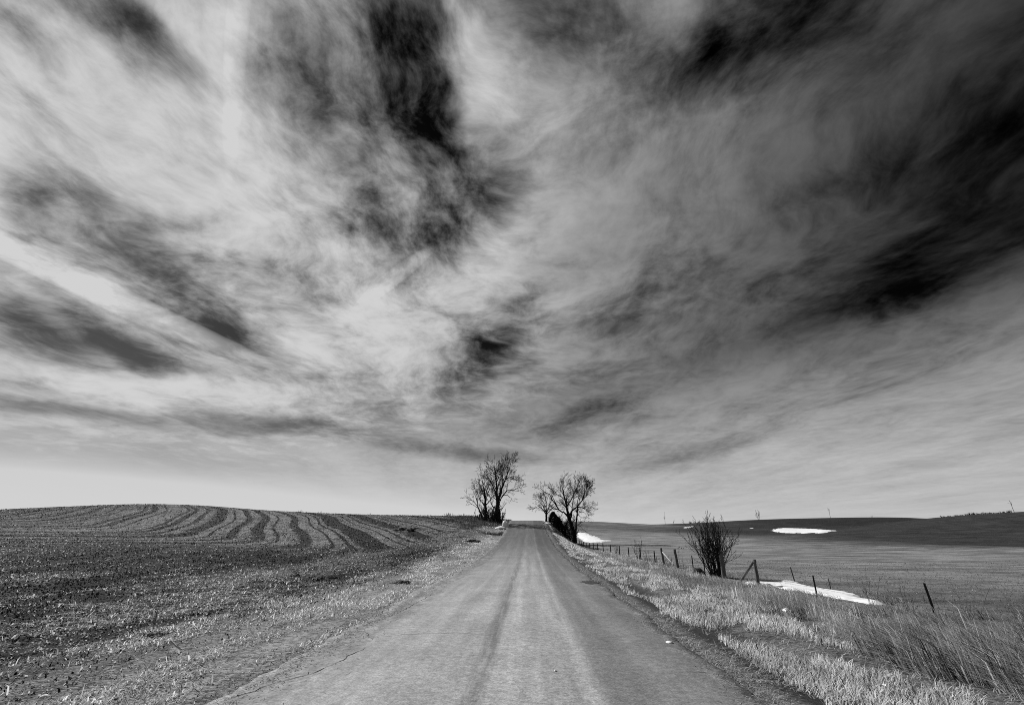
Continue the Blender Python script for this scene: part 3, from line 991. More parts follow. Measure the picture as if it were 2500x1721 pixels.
def stems_bush(name, base, H, spread, n, seed, label, cat, r=0.02, rmin=0.008, mat=None, params=None, group=None, lean=(0, 0), part="stem", tight=0.12, kink=0.08):
    """Many-stemmed leafless shrub; each stem is its own part, twigs are another."""
    rg = np.random.default_rng(seed)
    base = np.array(base, float)
    root = thing(name, tuple(base), label, cat, group)
    P = dict(levels=3, per_m=(3.2, 3.8, 4.2), minlen=0.22, spread=(0.3, 0.75), ratio=(0.30, 0.6), bend=0.13, up=0.10, lift=0.15, rmin=rmin)
    P['from'] = 0.25
    P.update(params or {})
    tw = Tubes()
    for k in range(n):
        a = rg.uniform(0, 2 * math.pi)
        s = spread * math.sqrt(rg.uniform(0.02, 1.0))
        b = base + np.array((math.cos(a) * tight * rg.uniform(0.3, 1), math.sin(a) * tight * rg.uniform(0.3, 1), -0.12))
        d = np.array((math.cos(a) * s + lean[0], math.sin(a) * s + lean[1], 1.0))
        ln = H * rg.uniform(0.62, 1.05) * (1 + 0.12 * s)
        q = wander(b, d, ln * rg.choice((1, 1, 1, .55)), 7, kink, 0.02, rg)
        rr = r * rg.uniform(0.6, 1.25)
        st = Tubes()
        st.add(q, np.linspace(rr, rmin, 8), 5)
        obj(part, st.mesh(part, base), mat or M_BARK, root)
        if n <= 3:                                   # so few twigs that each is a part
            for _ in range(3):
                p0, d0 = along(q, rg.uniform(.35, .9))
                one = Tubes()
                one.add(wander(p0, d0 + rg.normal(0, .45, 3), ln * rg.uniform(.18, .35), 3, .1, .05, rg), np.linspace(rmin * 1.1, rmin * .6, 4), 3)
                obj("twig", one.mesh("twig", base), mat or M_TWIG, root)
            continue
        branch_out(tw, q, rr, rmin, 0, rg, P)
    if tw.n:
        obj("twigs", tw.mesh("twigs", base), mat or M_TWIG, root)
    return root


FENCE_T = 10.0


def fence_spot(px):
    """Ground on the fence line under a column of the photograph."""
    Y = np.arange(4, 140, 0.05)
    x = road_x(Y) + FENCE_T
    z = ground_z(x, Y)
    zc = Y * math.cos(TILT) + (z - EYE) * math.sin(TILT)
    col = W_PX / 2 + F_PX * x / zc
    i = int(np.argmin(np.abs(col - px)))
    return Vector((x[i], Y[i], z[i]))


bp = fence_spot(1757)
stems_bush("shrub", (bp.x - 0.05, bp.y + 0.15, bp.z), 2.65, 0.22, 56, 71, "large leafless dark shrub with many upright stems growing in the fence", "shrub", 0.026, 0.008, tight=0.27, kink=0.11, params=dict(bend=.13, spread=(.3, .75), ratio=(.25, .5)))

# scrub at the foot of the trees
for i, (px, py, H, n, s, lab) in enumerate(((1197, 1283, 2.4, 34, .7, "dark leafless brush between the two trunks left of the road crest"),
                                          (1213, 1281, 1.8, 34, .5, "dark leafless brush on the bank at the tallest tree's foot beside snow"),
                                          (1172, 1281, 1.5, 24, .9, "low brush at the foot of the slanting small tree"))):
    p = np.array(spot(px, py, 87.0)); p[2] = float(ground_z(p[0], p[1]))
    stems_bush("brush", p, H, s, n, 80 + i, lab, "brush", 0.05, 0.03, params=dict(levels=2, per_m=(3.0, 3.0)), tight=0.9)
for i, (px, Y, H) in enumerate(((1372, 96.5, 3.6), (1382, 97.5, 3.2), (1391, 96.0, 2.8))):
    x = (px - 1250) / F_PX * Y * 0.93
    p = (x, Y, float(ground_z(x, Y)))
    stems_bush("brush", p, H, .5, 16, 90 + i, ("dark brush just right of the cedar under the trees", "dark brush halfway between cedar and broad tree", "dark brush at the broad tree's trunk")[i],
               "brush", 0.05, 0.03, params=dict(levels=2, per_m=(2.6, 3.0)), tight=0.8)


def evergreen(px, Y, H, Wd, seed, label):
    rg = np.random.default_rng(seed)
    x = (px - 1250) / F_PX * Y * 0.93
    g = np.array((x, Y, float(ground_z(x, Y))))
    root = thing("cedar", tuple(g), label, "cedar")
    tr = Tubes()
    tr.add([g + (0, 0, -.3), g + (0, 0, H * .5), g + (0, 0, H * .95)], (.12, .08, .02), 6)
    obj("trunk", tr.mesh("trunk", g), M_BARK, root)
    n = 2600
    f = rg.uniform(0.0, 1, n) ** 0.8
    a = rg.uniform(0, 2 * math.pi, n)
    lobes = 1 + 0.22 * np.sin(a * 3 + f * 7 + seed) + 0.15 * np.sin(a * 5 - f * 11)
    rad = Wd / 2 * (1.03 - f) ** 0.8 * lobes * np.sqrt(rg.uniform(0.25, 1, n)) * rg.uniform(.75, 1.3, n)
    c = np.stack([np.cos(a) * rad, np.sin(a) * rad, 0.1 + f * H], 1)
    d = np.stack([np.cos(a), np.sin(a), rg.uniform(0.2, 1.3, n)], 1) + rg.normal(0, .35, (n, 3))
    d /= np.linalg.norm(d, axis=1)[:, None]
    s = np.cross(d, rg.normal(0, 1, (n, 3)))
    s /= np.linalg.norm(s, axis=1)[:, None]
    L, w = rg.uniform(.16, .34, n)[:, None], rg.uniform(.05, .10, n)[:, None]
    v = np.stack([c - s * w, c + s * w, c + d * L], 1).reshape(-1, 3)
    obj("foliage", mesh_np("foliage", v, None, np.arange(n * 3).reshape(-1, 3)), M_EVERGREEN, root)


evergreen(1352, 97.0, 3.0, 3.2, 5, "dark bushy cedar at the road edge under the bare trees")
evergreen(1364, 95.0, 3.0, 3.0, 6, "lower dark cedar hiding the foot of the thicket")

# ---------------------------------------------------------------- far plants on the skyline
def skyline(px, py, H, n, s, seed, label, name="shrub", cat="shrub", group=None, r=0.05, Y0=100):
    d = ray(px, py)
    Y = np.arange(Y0, 330, 0.5)
    x = d.x / d.y * Y
    zz = ground_z(x, Y)
    el = (zz - EYE) / np.hypot(x, Y)
    i = int(np.argmax(el))
    return stems_bush(name, (x[i], Y[i], zz[i]), H, s, n, seed, label, cat, r, r * 0.6, params=dict(levels=2, per_m=(1.2, 1.5), minlen=0.5), group=group, tight=0.3)


skyline(1852, 1268, 4.2, 7, .35, 101, "small pale tree alone on the skyline above the big snow patch's left end", "small_tree", "tree", r=.05)
skyline(2027, 1262, 5.0, 2, .12, 102, "thin forked stem on the skyline above the big snow patch's right end", "small_tree", "tree", r=.06)
skyline(1625, 1279, 6.0, 2, .12, 103, "thin pair of stems on the skyline left of the fence shrub", "small_tree", "tree", r=.05)
skyline(1643, 1280, 3.0, 3, .5, 104, "tiny shrub on the skyline just left of the fence shrub", "small_tree", "tree", r=.05)
skyline(2477, 1254, 4.2, 1, .25, 105, "bare leaning stem at the far right end of the skyline hedge", "small_tree", "tree", r=.07)
skyline(2130, 1263, 0.9, 3, .6, 106, "tiny tuft midway along the bare right skyline")
for i, px in enumerate((2300, 2316, 2334, 2348, 2360, 2371, 2382, 2393, 2404, 2415, 2426, 2437, 2448, 2459, 2468)):
    skyline(px, 1257, 0.35 + 0.4 * random.random() ** 2, 22, 1.5, 110 + i, "low bush of the dark hedge along the right skyline", "hedge_bush", "bush", "bushes of the skyline hedge")
for i, px in enumerate((1686, 1696, 1706, 1716)):
    skyline(px, 1281, 1.0, 16, 1.1, 130 + i, "low bush of the short dark row on the skyline left of the fence shrub", "hedge_bush", "bush", "bushes of the short skyline row")
for i, px in enumerate((1090, 1102, 1122, 1130, 1143, 1156)):
    skyline(px, 1260, 0.5 + 0.4 * random.random(), 12, 1.0, 140 + i, "small dry weed tuft on the tilled hill's skyline left of the trees", "weed_tuft", "weed", "weed tufts on the tilled hill's skyline", .04, 60)
for i, (px, lab) in enumerate(((730, "tiny weed tuft on the tilled hill's skyline, leftmost of three"), (780, "tiny weed tuft on the tilled hill's skyline, middle of three"),
                               (902, "tiny weed tuft on the tilled hill's skyline, rightmost of three"))):
    skyline(px, 1255, 0.6, 6, .9, 150 + i, lab, "weed_tuft", "weed", None, .03, 60)

# ============================================================ fence
first = fence_spot(1765)
fence = thing("wire_fence", tuple(first), "barbed wire fence of steel and old wooden posts along the pasture", "fence")
fo = np.array(first)


def tube_part(name, pts, rad, mat, parent, origin, sides=8, lump=0.0, label=None):
    T = Tubes()
    T.add(pts, rad, sides, cap=True, lump=lump)
    o = obj(name, T.mesh(name, origin, smooth=sides > 6), mat, parent)
    if label:
        o['label'] = label
    return o


def t_post(p, H, parent, origin, lean=(0.0, 0.0), w=0.034):
    """Rolled steel T-section post with a small anchor stub pattern of studs."""
    prof = [(-w, 0.008), (w, 0.008), (w, 0.0), (0.005, 0.0), (0.005, -0.035), (-0.005, -0.035), (-0.005, 0.0), (-w, 0.0)]
    p = np.array(p, float)
    levels = np.array([-0.35, 0.3 * H, 0.6 * H, 0.9 * H, H])
    v, q = [], []
    for k, h in enumerate(levels):
        for a, b in prof:
            v.append(p + (a * 1.0 + lean[0] * h, b + lean[1] * h, h) - np.asarray(origin))
    for k in range(len(levels) - 1):
        for i in range(8):
            j = (i + 1) % 8
            q.append((k * 8 + i, k * 8 + j, k * 8 + 8 + j, k * 8 + 8 + i))
    top = (len(levels) - 1) * 8
    t = [(top, top + 1, top + 2), (top, top + 2, top + 7), (top + 3, top + 4, top + 5), (top + 3, top + 5, top + 6)]
    for s in np.arange(0.2, H - 0.03, 0.11):                       # studs that hold the wire
        b0 = len(v)
        c = p + (lean[0] * s, 0.008 + lean[1] * s, s) - np.asarray(origin)
        for dx, dy, dz in ((-.008, 0, -.012), (.008, 0, -.012), (.008, 0, .012), (-.008, 0, .012), (0, .014, 0)):
            v.append(c + (dx, dy, dz))
        t += [(b0, b0 + 1, b0 + 4), (b0 + 1, b0 + 2, b0 + 4), (b0 + 2, b0 + 3, b0 + 4), (b0 + 3, b0, b0 + 4)]
    return obj("steel_post", mesh_np("steel_post", v, q, t), M_STEEL, parent)


def wood_post(p, H, r, parent, origin, lean=(0, 0), seed=0, label=None):
    rg = np.random.default_rng(seed)
    hs = np.linspace(-0.4, H, 9)
    pts = [np.array(p) + (lean[0] * h + rg.normal(0, .006), lean[1] * h + rg.normal(0, .006), h) for h in hs]
    rad = r * np.linspace(1.08, 0.95, 9) * (1 + rg.normal(0, .03, 9))
    return tube_part("wooden_post", pts, rad, M_WOOD, parent, origin, 10, 0.07, label)


posts = []          # (top-most ground point, height, lean) for the wires
for px, H, lx in ((2290, 0.88, -0.06), (1996, 0.74, 0.02)):
    g = fence_spot(px)
    t_post(g, H, fence, fo, (lx, 0.0), 0.027)
    posts.append((np.array(g), H, (lx, 0)))
g = fence_spot(1853)
wood_post(g, 1.04, 0.07, fence, fo, (0.01, 0.0), 1, "wooden brace post with diagonal prop")
posts.append((np.array(g), 1.0, (0.01, 0)))
top = np.array(g) + (-0.04, 0.0, 0.94)
low = np.array(fence_spot(1812)) + (-0.05, -0.1, 0.12)
tube_part("brace", [low + (low - top) * 0.1, low + (top - low) * .5, top], (.05, .055, .05), M_WOOD, fence, fo, 8, .06, "dark diagonal prop of the brace post")
g = fence_spot(1766)
wood_post(np.array(g) + (0.0, -0.15, 0), 1.24, 0.105, fence, fo, (-0.0, 0), 2, "thick dark wooden post in front of the leafless shrub")
posts.append((np.array(g), 1.15, (0, 0)))
for px, H in ((1722, .92), (1694, .9)):
    g = fence_spot(px)
    t_post(g, H, fence, fo, (random.uniform(-.02, .02), 0), 0.03)
    posts.append((np.array(g), H, (0, 0)))
g = fence_spot(1656)
wood_post(g, 1.12, 0.085, fence, fo, (-0.10, 0), 3, "rough wooden post leaning towards the road")
posts.append((np.array(g), 1.1, (-.1, 0)))
g = fence_spot(1622)
wood_post(g, 1.12, 0.08, fence, fo, (-0.10, 0), 4, "leaning wooden post with a pale diagonal pole")
posts.append((np.array(g), 1.1, (-.1, 0)))
top = np.array(g) + (-0.04, 0.06, 0.88)
low = np.array(fence_spot(1650)) + (-0.1, 0.12, 0.15)
tube_part("brace", [low, (low + top) / 2, top], (.035, .04, .04), M_PALEWOOD, fence, fo, 8, .05, "pale diagonal pole of the leaning post")
for px in (1600, 1565, 1536, 1513, 1491, 1473, 1459, 1449, 1440, 1432, 1425.5, 1419.5, 1414.5):
    g = fence_spot(px)
    H = random.uniform(.88, 1.02)
    t_post(g, H, fence, fo, (random.uniform(-.03, .03), 0), 0.028 + 0.0004 * g.y)
    posts.append((np.array(g), H, (0, 0)))
posts.insert(0, (np.array((road_x(1.0) + FENCE_T, 1.0, float(ground_z(road_x(1.0) + FENCE_T, 1.0)))), .9, (0, 0)))
t_post(posts[0][0], .9, fence, fo, (0.03, 0))
for frac in (0.42, 0.68, 0.93):
    line = []
    for (a, Ha, la), (b, Hb, lb) in zip(posts[:-1], posts[1:]):
        A = a + np.array((la[0] * Ha * frac, 0.02, 0.86 * frac))
        B = b + np.array((lb[0] * Hb * frac, 0.02, 0.86 * frac))
        for s in (0, .25, .5, .75):
            p = A + (B - A) * s
            p[2] -= 0.035 * math.sin(math.pi * s)
            line.append(p)
    line.append(B)
    T = Tubes()
    T.add(line, np.full(len(line), 0.0028), 3)
    for p, q in zip(line[:-1], line[1:]):                          # barbs
        if p[1] < 35:
            n = int(np.linalg.norm(q - p) / 0.3)
            for k in range(n):
                c = p + (q - p) * (k + .5) / n
                T.add([c - (0, 0.0, .02), c + (0.012, 0, .02)], (.0025, .0015), 3)
    obj("wire", T.mesh("wire", fo), M_WIRE, fence)

# stakes out in the pasture
for px, py0, py1, lab in ((1941, 1391, 1422, "dark steel stake leaning at the far edge of the snow drift"), (2028, 1418, 1438, "short weathered stake standing in the pasture behind the snow drift")):
    g = hit(px, py1)
    zc = g.y * math.cos(TILT)
    H = (py1 - py0) / F_PX * zc + 0.05
    st = thing("stake", tuple(g), lab, "stake")
    if py0 < 1400:
        t_post(g, H, st, tuple(g), (-0.1, 0), 0.024)
    else:
        tube_part("shaft", [np.array(g) + (0, 0, -.2), np.array(g) + (0, 0, H * .5), np.array(g) + (-.01, 0, H)], (.028, .026, .024), M_WOOD, st, tuple(g), 7, .06)

# ============================================================ dry weeds beside the fence
def weed(px, H, n, seed, label, off=(0, 0), spread=.35, r=.008, heads=False, fx=None):
    g = fence_spot(px) if fx is None else fx
    p = (g.x + off[0], g.y + off[1], float(ground_z(g.x + off[0], g.y + off[1])))
    root = stems_bush("dry_weed", p, H, spread, n, seed, label, "weed", r, max(r * .55, .004), M_WEED,
                      dict(levels=2, per_m=(3.0, 4.0), minlen=.15, ratio=(.2, .45)), None, part="stalk", tight=.08)
    if heads:
        rg = np.random.default_rng(seed)
        T = Tubes()
        for _ in range(5):
            c = np.array(p) + (rg.normal(0, .10), rg.normal(0, .06), H * rg.uniform(.86, 1.02))
            T.add([c - (0, 0, .03), c, c + (0, 0, .035)], (.012, .03, .006), 6)
        obj("seed_head", T.mesh("seed_head", p), M_WEED, root)
    return root


M_WEED = plain("dry_weed_stalks", 0.05, 0.13, 12.0)
weed(1676, 1.35, 2, 201, "single tall dry stalk with seed heads right of the rough leaning post", (-.3, -.2), .10, .012, True)
weed(1557, 1.7, 10, 202, "bushy dry weed beside a steel post at the middle of the fence", (0, -.3), .35, .016)
weed(1503, 1.5, 6, 203, "dry weed clump between two thin posts far down the fence", (0, -.3), .25, .018)
weed(1585, 1.0, 7, 204, "low dry weed just left of a steel post near the leaning posts", (-.2, -.4), .5, .014)
weed(1640, .8, 7, 205, "low tangled weed between the two leaning wooden posts", (-.3, -.4), .6, .012)
weed(1610, .7, 7, 206, "low tangled weed at the foot of the post with pale pole", (-.5, -.6), .7, .012)
weed(2355, 1.15, 3, 207, "thin dry stalks right of the nearest leaning steel post", (.1, -.2), .2, .007)
weed(2210, 1.0, 4, 208, "thin dry stalks just left of the nearest leaning steel post", (.0, -.2), .3, .006)
weed(2140, 1.05, 4, 209, "pair of tall pale stalks at the snow drift's right end", (.0, .1), .2, .006)
for i, (px, py, H, lab) in enumerate(((705, 1418, .8, "thin dry weed in the tilled field left of the dark clods"), (380, 1545, .9, "thin dry weed standing alone in the near tilled field"),
                                      (1000, 1360, .9, "thin dry weed in the pale straw swath above the road-side clods"))):
    weed(0, H, 3, 220 + i, lab, spread=.3, r=.006, fx=hit(px, py))

# ============================================================ snow
snow_outlines = []


def snow_patch(pts, label, step, thick=0.07, ripple=0.25):
    P = np.array([tuple(hit(*p))[:2] for p in pts])
    snow_outlines.append(P)
    lo, hi = P.min(0) - step * 2, P.max(0) + step * 2
    nx, ny = int((hi[0] - lo[0]) / step) + 2, int((hi[1] - lo[1]) / step) + 2
    X, Y = np.meshgrid(lo[0] + np.arange(nx) * step, lo[1] + np.arange(ny) * step)
    qx, qy = X + ripple * fbm(X / .8, Y / .8, 61, 5, .65), Y + ripple * 1.7 * fbm(X / .8, Y / .8, 67, 5, .65)
    inside = np.zeros(X.shape, bool)
    dist = np.full(X.shape, 1e9)
    for a, b in zip(P, np.roll(P, -1, 0)):
        c = ((a[1] > qy) != (b[1] > qy)) & (qx < (b[0] - a[0]) * (qy - a[1]) / (b[1] - a[1] + 1e-12) + a[0])
        inside ^= c
        e = b - a
        k = np.clip(((qx - a[0]) * e[0] + (qy - a[1]) * e[1]) / (e @ e + 1e-12), 0, 1)
        dist = np.minimum(dist, np.hypot(qx - a[0] - k * e[0], qy - a[1] - k * e[1]))
    sd = np.where(inside, dist, -dist)
    Z = ground_z(X, Y) + np.clip(sd / (step * 2.5), -1, 1) * thick + 0.02 * fbm(X / .7, Y / .7, 77, 3)
    keep = sd > -step * 1.6
    q = grid_quads(ny, nx)
    q = q[keep.ravel()[q].all(1)]
    used = np.unique(q)
    remap = np.zeros(nx * ny, int)
    remap[used] = np.arange(len(used))
    v = np.stack([X, Y, Z], -1).reshape(-1, 3)[used]
    c = v.mean(0)
    o = obj("snow_patch", mesh_np("snow_patch", v - c, remap[q], smooth=True), M_SNOW)
    o.location = c
    return tag(o, label, "snow", "old snow patches")


def R5(*p):
    return [(1800 + a / 3.186, 1220 + b / 3.186) for a, b in p]


snow_patch(R5((40, 642), (130, 642), (300, 650), (330, 628), (440, 640), (600, 690), (720, 705), (850, 730), (940, 745), (960, 765), (1080, 795), (1150, 812),
              (1040, 812), (960, 802), (880, 790), (760, 770), (640, 745), (470, 715), (370, 690), (250, 668), (120, 665), (60, 655)),
           "long white snow drift beside the fence between brace post and nearest post", 0.07, 0.07, 0.30)
snow_patch(R5((262, 240), (330, 222), (450, 224), (560, 226), (650, 230), (720, 236), (770, 240), (700, 252), (640, 261), (500, 258), (380, 258), (300, 250)),
           "large white snow patch lying in the hollow behind the right ridge", 0.6, 0.25, 1.2)
snow_patch(R1((1790, 1215), (1860, 1215), (1960, 1235), (2040, 1270), (2110, 1310), (2160, 1330), (2280, 1328), (2200, 1343), (2100, 1355), (1980, 1357), (1900, 1350), (1850, 1310), (1800, 1270)),
           "white snow patch in the pasture right behind the broad tree", 0.4, 0.22, 0.8)
snow_patch([(1668, 1287.5), (1680, 1285.5), (1694, 1284), (1692, 1286), (1680, 1288.5), (1671, 1289)], "small slanted snow patch on the far pasture left of the fence shrub", 0.5, 0.25, 0.3)
snow_patch([(1830, 1289.6), (1838, 1288.2), (1839, 1289.4), (1833, 1290.2)], "tiny snow spot just left of the big hollow patch", 0.4, 0.25, 0.2)


def snow_mound(px, py, Y, size, label, seed):
    """Rounded leftover of a ploughed snow bank."""
    p = np.array(spot(px, py, Y)); p[2] = float(ground_z(p[0], p[1])) - 0.02
    o = lump("snow_mound", p, size, M_SNOW, seed, 0.28, 3)
    return tag(o, label, "snow", "old snow patches")


def lump(name, p, size, mat, seed, rough=0.3, sub=3, cut=0.15):
    """Irregular mound sitting in the ground."""
    import bmesh
    rg = np.random.default_rng(seed)
    bm = bmesh.new()
    bmesh.ops.create_icosphere(bm, subdivisions=sub, radius=1.0)
    off = rg.uniform(0, 50, 2)
    for v in bm.verts:
        a, b = v.co.x * 1.7 + v.co.z * 0.9 + off[0], v.co.y * 1.7 - v.co.z * 0.7 + off[1]
        k = 1 + rough * float(fbm(np.array([a]), np.array([b]), seed, 4, 0.65)[0]) * 1.3
        v.co = v.co * k
        v.co.z = max(v.co.z, -cut)
        v.co.x *= size[0]; v.co.y *= size[1]; v.co.z *= size[2]
    me = bpy.data.meshes.new(name)
    bm.to_mesh(me)
    bm.free()
    for pl in me.polygons:
        pl.use_smooth = True
    o = obj(name, me, mat)
    o.location = tuple(p)
    return o


snow_mound(1234, 1281, 81.5, (0.55, 1.0, 1.05), "white snow bank on the road side of the tallest tree", 301)
snow_mound(1220, 1288.5, 77.0, (0.85, 1.2, 0.38), "low white snow remnant beside the road below the tallest tree", 302)
snow_mound(1337, 1279.5, 92.0, (0.7, 1.5, 0.25), "low white snow strip on the verge under the cedar", 303)

# ============================================================ clods, stones, litter
for i, (px, py, sx, sz, lab) in enumerate(((785, 1414, .55, .34, "largest dark earth clod in the tilled field near the road"), (724, 1406, .30, .24, "smaller dark earth clod left of the largest one"),
                                           (815, 1422, .28, .17, "low dark earth clod just right of the largest one"), (975, 1424, .50, .25, "dark earth clod nearest to the road's left edge"),
                                           (1010, 1380, .35, .16, "far dark earth clod between straw swath and road"), (1150, 1322, .9, .35, "dark hump of earth beside the road below the trees"),
                                           (375, 1556, .20, .14, "dark earth clod at the foot of the lone field weed"), (865, 1425, .3, .14, "flat earth clod midway between the two larger ones"))):
    g = hit(px, py)
    o = lump("earth_clod", (g.x, g.y, g.z - 0.05), (sx * .7, sx * 0.65, sz * .55), M_CLOD, 310 + i, 0.95, 4)
    tag(o, lab, "clod", "dark earth clods")
g = hit(1000, 1294)
tag(lump("earth_mound", (g.x, g.y, g.z - 0.15), (1.7, 2.6, .5), M_CLOD, 330, 0.75, 5), "dark heap of earth in the tilled field left of the bare trees", "mound")
g = hit(1702, 1405)
tag(lump("earth_clod", (g.x, g.y, g.z - 0.03), (.42, .4, .36), M_MUD, 333, 0.4, 3), "black rounded clod at the foot of the large fence shrub", "clod", "dark earth clods")
for px, py, s, lab in ((108, 1704, .06, "white stone in the grass at the bottom left corner"), (1536, 1452, .07, "white stone in the pale stubble by the road"),):
    g = hit(px, py)
    tag(lump("stone", (g.x, g.y, g.z - .005), (s, s * .7, s * .55), M_STONE, 340 + px, 0.25, 2), lab, "stone")


def scrap(p, s, seed, label, name="paper_scrap"):
    """Crumpled sheet: a small folded grid."""
    rg = np.random.default_rng(seed)
    n = 7
    X, Y = np.meshgrid(np.linspace(-s, s, n), np.linspace(-s, s, n))
    Z = np.abs(rg.normal(0, s * .35, X.shape)) + 0.5 * s * np.abs(np.sin(X * 60 + seed)) + .03
    v = np.stack([X + rg.normal(0, s * .12, X.shape), Y + rg.normal(0, s * .12, X.shape), Z], -1).reshape(-1, 3)
    o = obj(name, mesh_np(name, v, grid_quads(n, n)), M_PAPER)
    o.location = p
    return tag(o, label, "litter")


g = hit(1924, 1510); scrap((g.x, g.y, g.z + .12), .07, 1, "crumpled white paper caught in the long grass near the snow drift")
g = hit(2170, 1706); scrap((g.x, g.y, g.z + .10), .024, 2, "white paper scrap in the grass at the bottom right")
g = hit(1879, 1482); scrap((g.x, g.y, g.z + .12), .03, 3, "tiny white scrap in the grass below the brace post")
for px, py, w, lab in ((1635, 1569, .055, "white flattened scrap on the asphalt near its right edge"), (1356, 1638, .014, "tiny white chip in the middle of the right lane")):
    p = on_road(px, py)
    v = [(math.cos(a) * w * (1 + .2 * math.sin(3 * a)), math.sin(a) * w * 1.2, z) for z in (0.0, .012) for a in np.arange(10) * math.pi / 5]
    q = [(i, (i + 1) % 10, 10 + (i + 1) % 10, 10 + i) for i in range(10)]
    o = obj("road_scrap", mesh_np("road_scrap", v, q, [(10, 10 + i, 11 + i) for i in range(1, 9)]), M_PAPER)
    o.location = (p.x, p.y, p.z + .003)
    tag(o, lab, "litter")
g = hit(430, 1592)
st = Tubes()
st.add([(-.16, .04, .12), (-.02, 0, .05), (.10, -.04, .01)], (.010, .013, .012), 6)
st.add([(-.02, 0, .05), (.02, .02, .09)], (.008, .005), 5)
o = obj("stick", st.mesh("stick"), M_STICK); o.location = (g.x, g.y, g.z + .03)
tag(o, "pale forked stick lying in the near straw at the left", "stick")

# broken shoulder: a dark muddy washout that bites into the asphalt
p = on_road(1432, 1421)
n = 26
v = [(0, 0, .012)]
for k in range(n):
    a = 2 * math.pi * k / n
    r = 1 + .45 * float(fbm(np.array([math.cos(a) * 1.6 + 5]), np.array([math.sin(a) * 1.6]), 9, 3)[0]) * 2
    v.append((math.cos(a) * .34 * r + .14, math.sin(a) * .75 * r, .006))
v = np.array(v)
me = mesh_np("washout", v, None, [(0, i + 1, (i + 1) % n + 1) for i in range(n)], smooth=True)
o = obj("washout", me, M_MUD); o.location = (p.x, p.y, p.z)
tag(o, "dark muddy washout biting into the road's right edge", "washout")

# ============================================================ grass and straw
def blades(name, x, y, L, width, dirs, rise, tone, label, curve=0.5, zoff=0.0):
    """Bent tapering blades. dirs: horizontal lean direction (n,2); rise: 0 flat .. 1 upright."""
    n = len(x)
    z = ground_z(x, y) + zoff
    base = np.stack([x, y, z - 0.01], 1)
    ang = rng.uniform(0, 2 * math.pi, n)
    lean = np.stack([dirs[:, 0], dirs[:, 1], np.zeros(n)], 1)
    up = np.array((0, 0, 1.0))
    hz = np.sqrt(np.clip(1 - rise ** 2, 0, 1))[:, None]
    rs = rise[:, None]
    Lc = L[:, None]
    mid = base + Lc * 0.55 * (lean * hz * (1 - curve) + up * np.minimum(1, rs * (1 + 0.3 * curve)))
    tip = base + Lc * (lean * hz + up * rs * (1 - 0.25 * curve))
    side = np.stack([np.cos(ang), np.sin(ang), np.zeros(n)], 1)
    # broad side mostly across the lean
    side = side * 0.5 + np.stack([-lean[:, 1], lean[:, 0], np.zeros(n)], 1)
    side /= np.linalg.norm(side, axis=1)[:, None] + 1e-9
    w = width[:, None]
    v = np.stack([base - side * w, base + side * w, mid + side * w * .8, mid - side * w * .8, tip], 1).reshape(-1, 3)
    i = np.arange(n)[:, None] * 5
    q = i + np.array([[0, 1, 2, 3]])
    t = i + np.array([[3, 2, 4]])
    o = obj(name, mesh_np(name, v, q, t, {'tone': np.repeat(tone, 5)}), M_BLADE)
    return tag(o, label, kind='stuff')


DRIFT = snow_outlines[0]


def off_snow(x, y):
    """True where no snow covers the ground."""
    ins = np.zeros(len(x), bool)
    for a, b in zip(DRIFT, np.roll(DRIFT, -1, 0)):
        ins ^= ((a[1] > y) != (b[1] > y)) & (x < (b[0] - a[0]) * (y - a[1]) / (b[1] - a[1] + 1e-12) + a[0])
    return ~ins


def rand_dir(n, main=None, var=math.pi):
    a = rng.uniform(-math.pi, math.pi, n) if main is None else main + rng.normal(0, var, n)
    return np.stack([np.cos(a), np.sin(a)], 1)


def depth(n, s0, s1, p=1.0):
    """Distances ahead, denser near by."""
    u = rng.uniform(0, 1, n)
    return s0 * (s1 / s0) ** (u ** p)


# 1. pale mown stubble on the right verge
n = 150000
s = depth(n, 2.2, 105, 0.9)
t = 3.2 + rng.beta(2.0, 2.2, n) * 4.9
keep = (fbm(t / .7, s / 1.6, 501, 4) + 0.25 * fbm(t / .25, s / .4, 505, 2) > -0.04 + 0.75 * sstep(4.1 - t, 0.1, .9) + 0.45 * sstep(t, 6.4, 8.0))
s, t = s[keep], t[keep]
n = len(s)
x = road_x(s) + t
blades("stubble", x, s, rng.uniform(.07, .20, n) * (1 + .25 * rng.random(n)), rng.uniform(.003, .0062, n) * (1 + s / 14), rand_dir(n), rng.uniform(.5, 1, n),
       np.where(rng.random(n) < .12, .12, 1) * (rng.uniform(.45, .97, n) * (1 + .6 * np.clip(fbm(t / .5, s / 1.2, 507, 3), -.6, .2))), "pale mown stubble along the road's right verge", .3)

# 2. thatch lying between the stubble
n = 60000
s = depth(n, 2.2, 100, 0.9)
t = np.where(rng.random(n) < .2, 2.78 + np.abs(rng.normal(0, .22, n)), 3.0 + rng.random(n) * 6.5)
keep = (fbm(t / .9, s / 2.0, 511, 3) > -0.22 + 0.35 * sstep(4.6 - t, 0, .8)) | ((t < 3.15) & (rng.random(n) < .6))
s, t = s[keep], t[keep]
n = len(s)
blades("thatch", road_x(s) + t, s, rng.uniform(.10, .28, n), rng.uniform(.0025, .005, n) * (1 + s / 14), rand_dir(n), rng.uniform(.05, .4, n), rng.uniform(.2, .65, n), "flattened dry thatch on the right verge", .6)

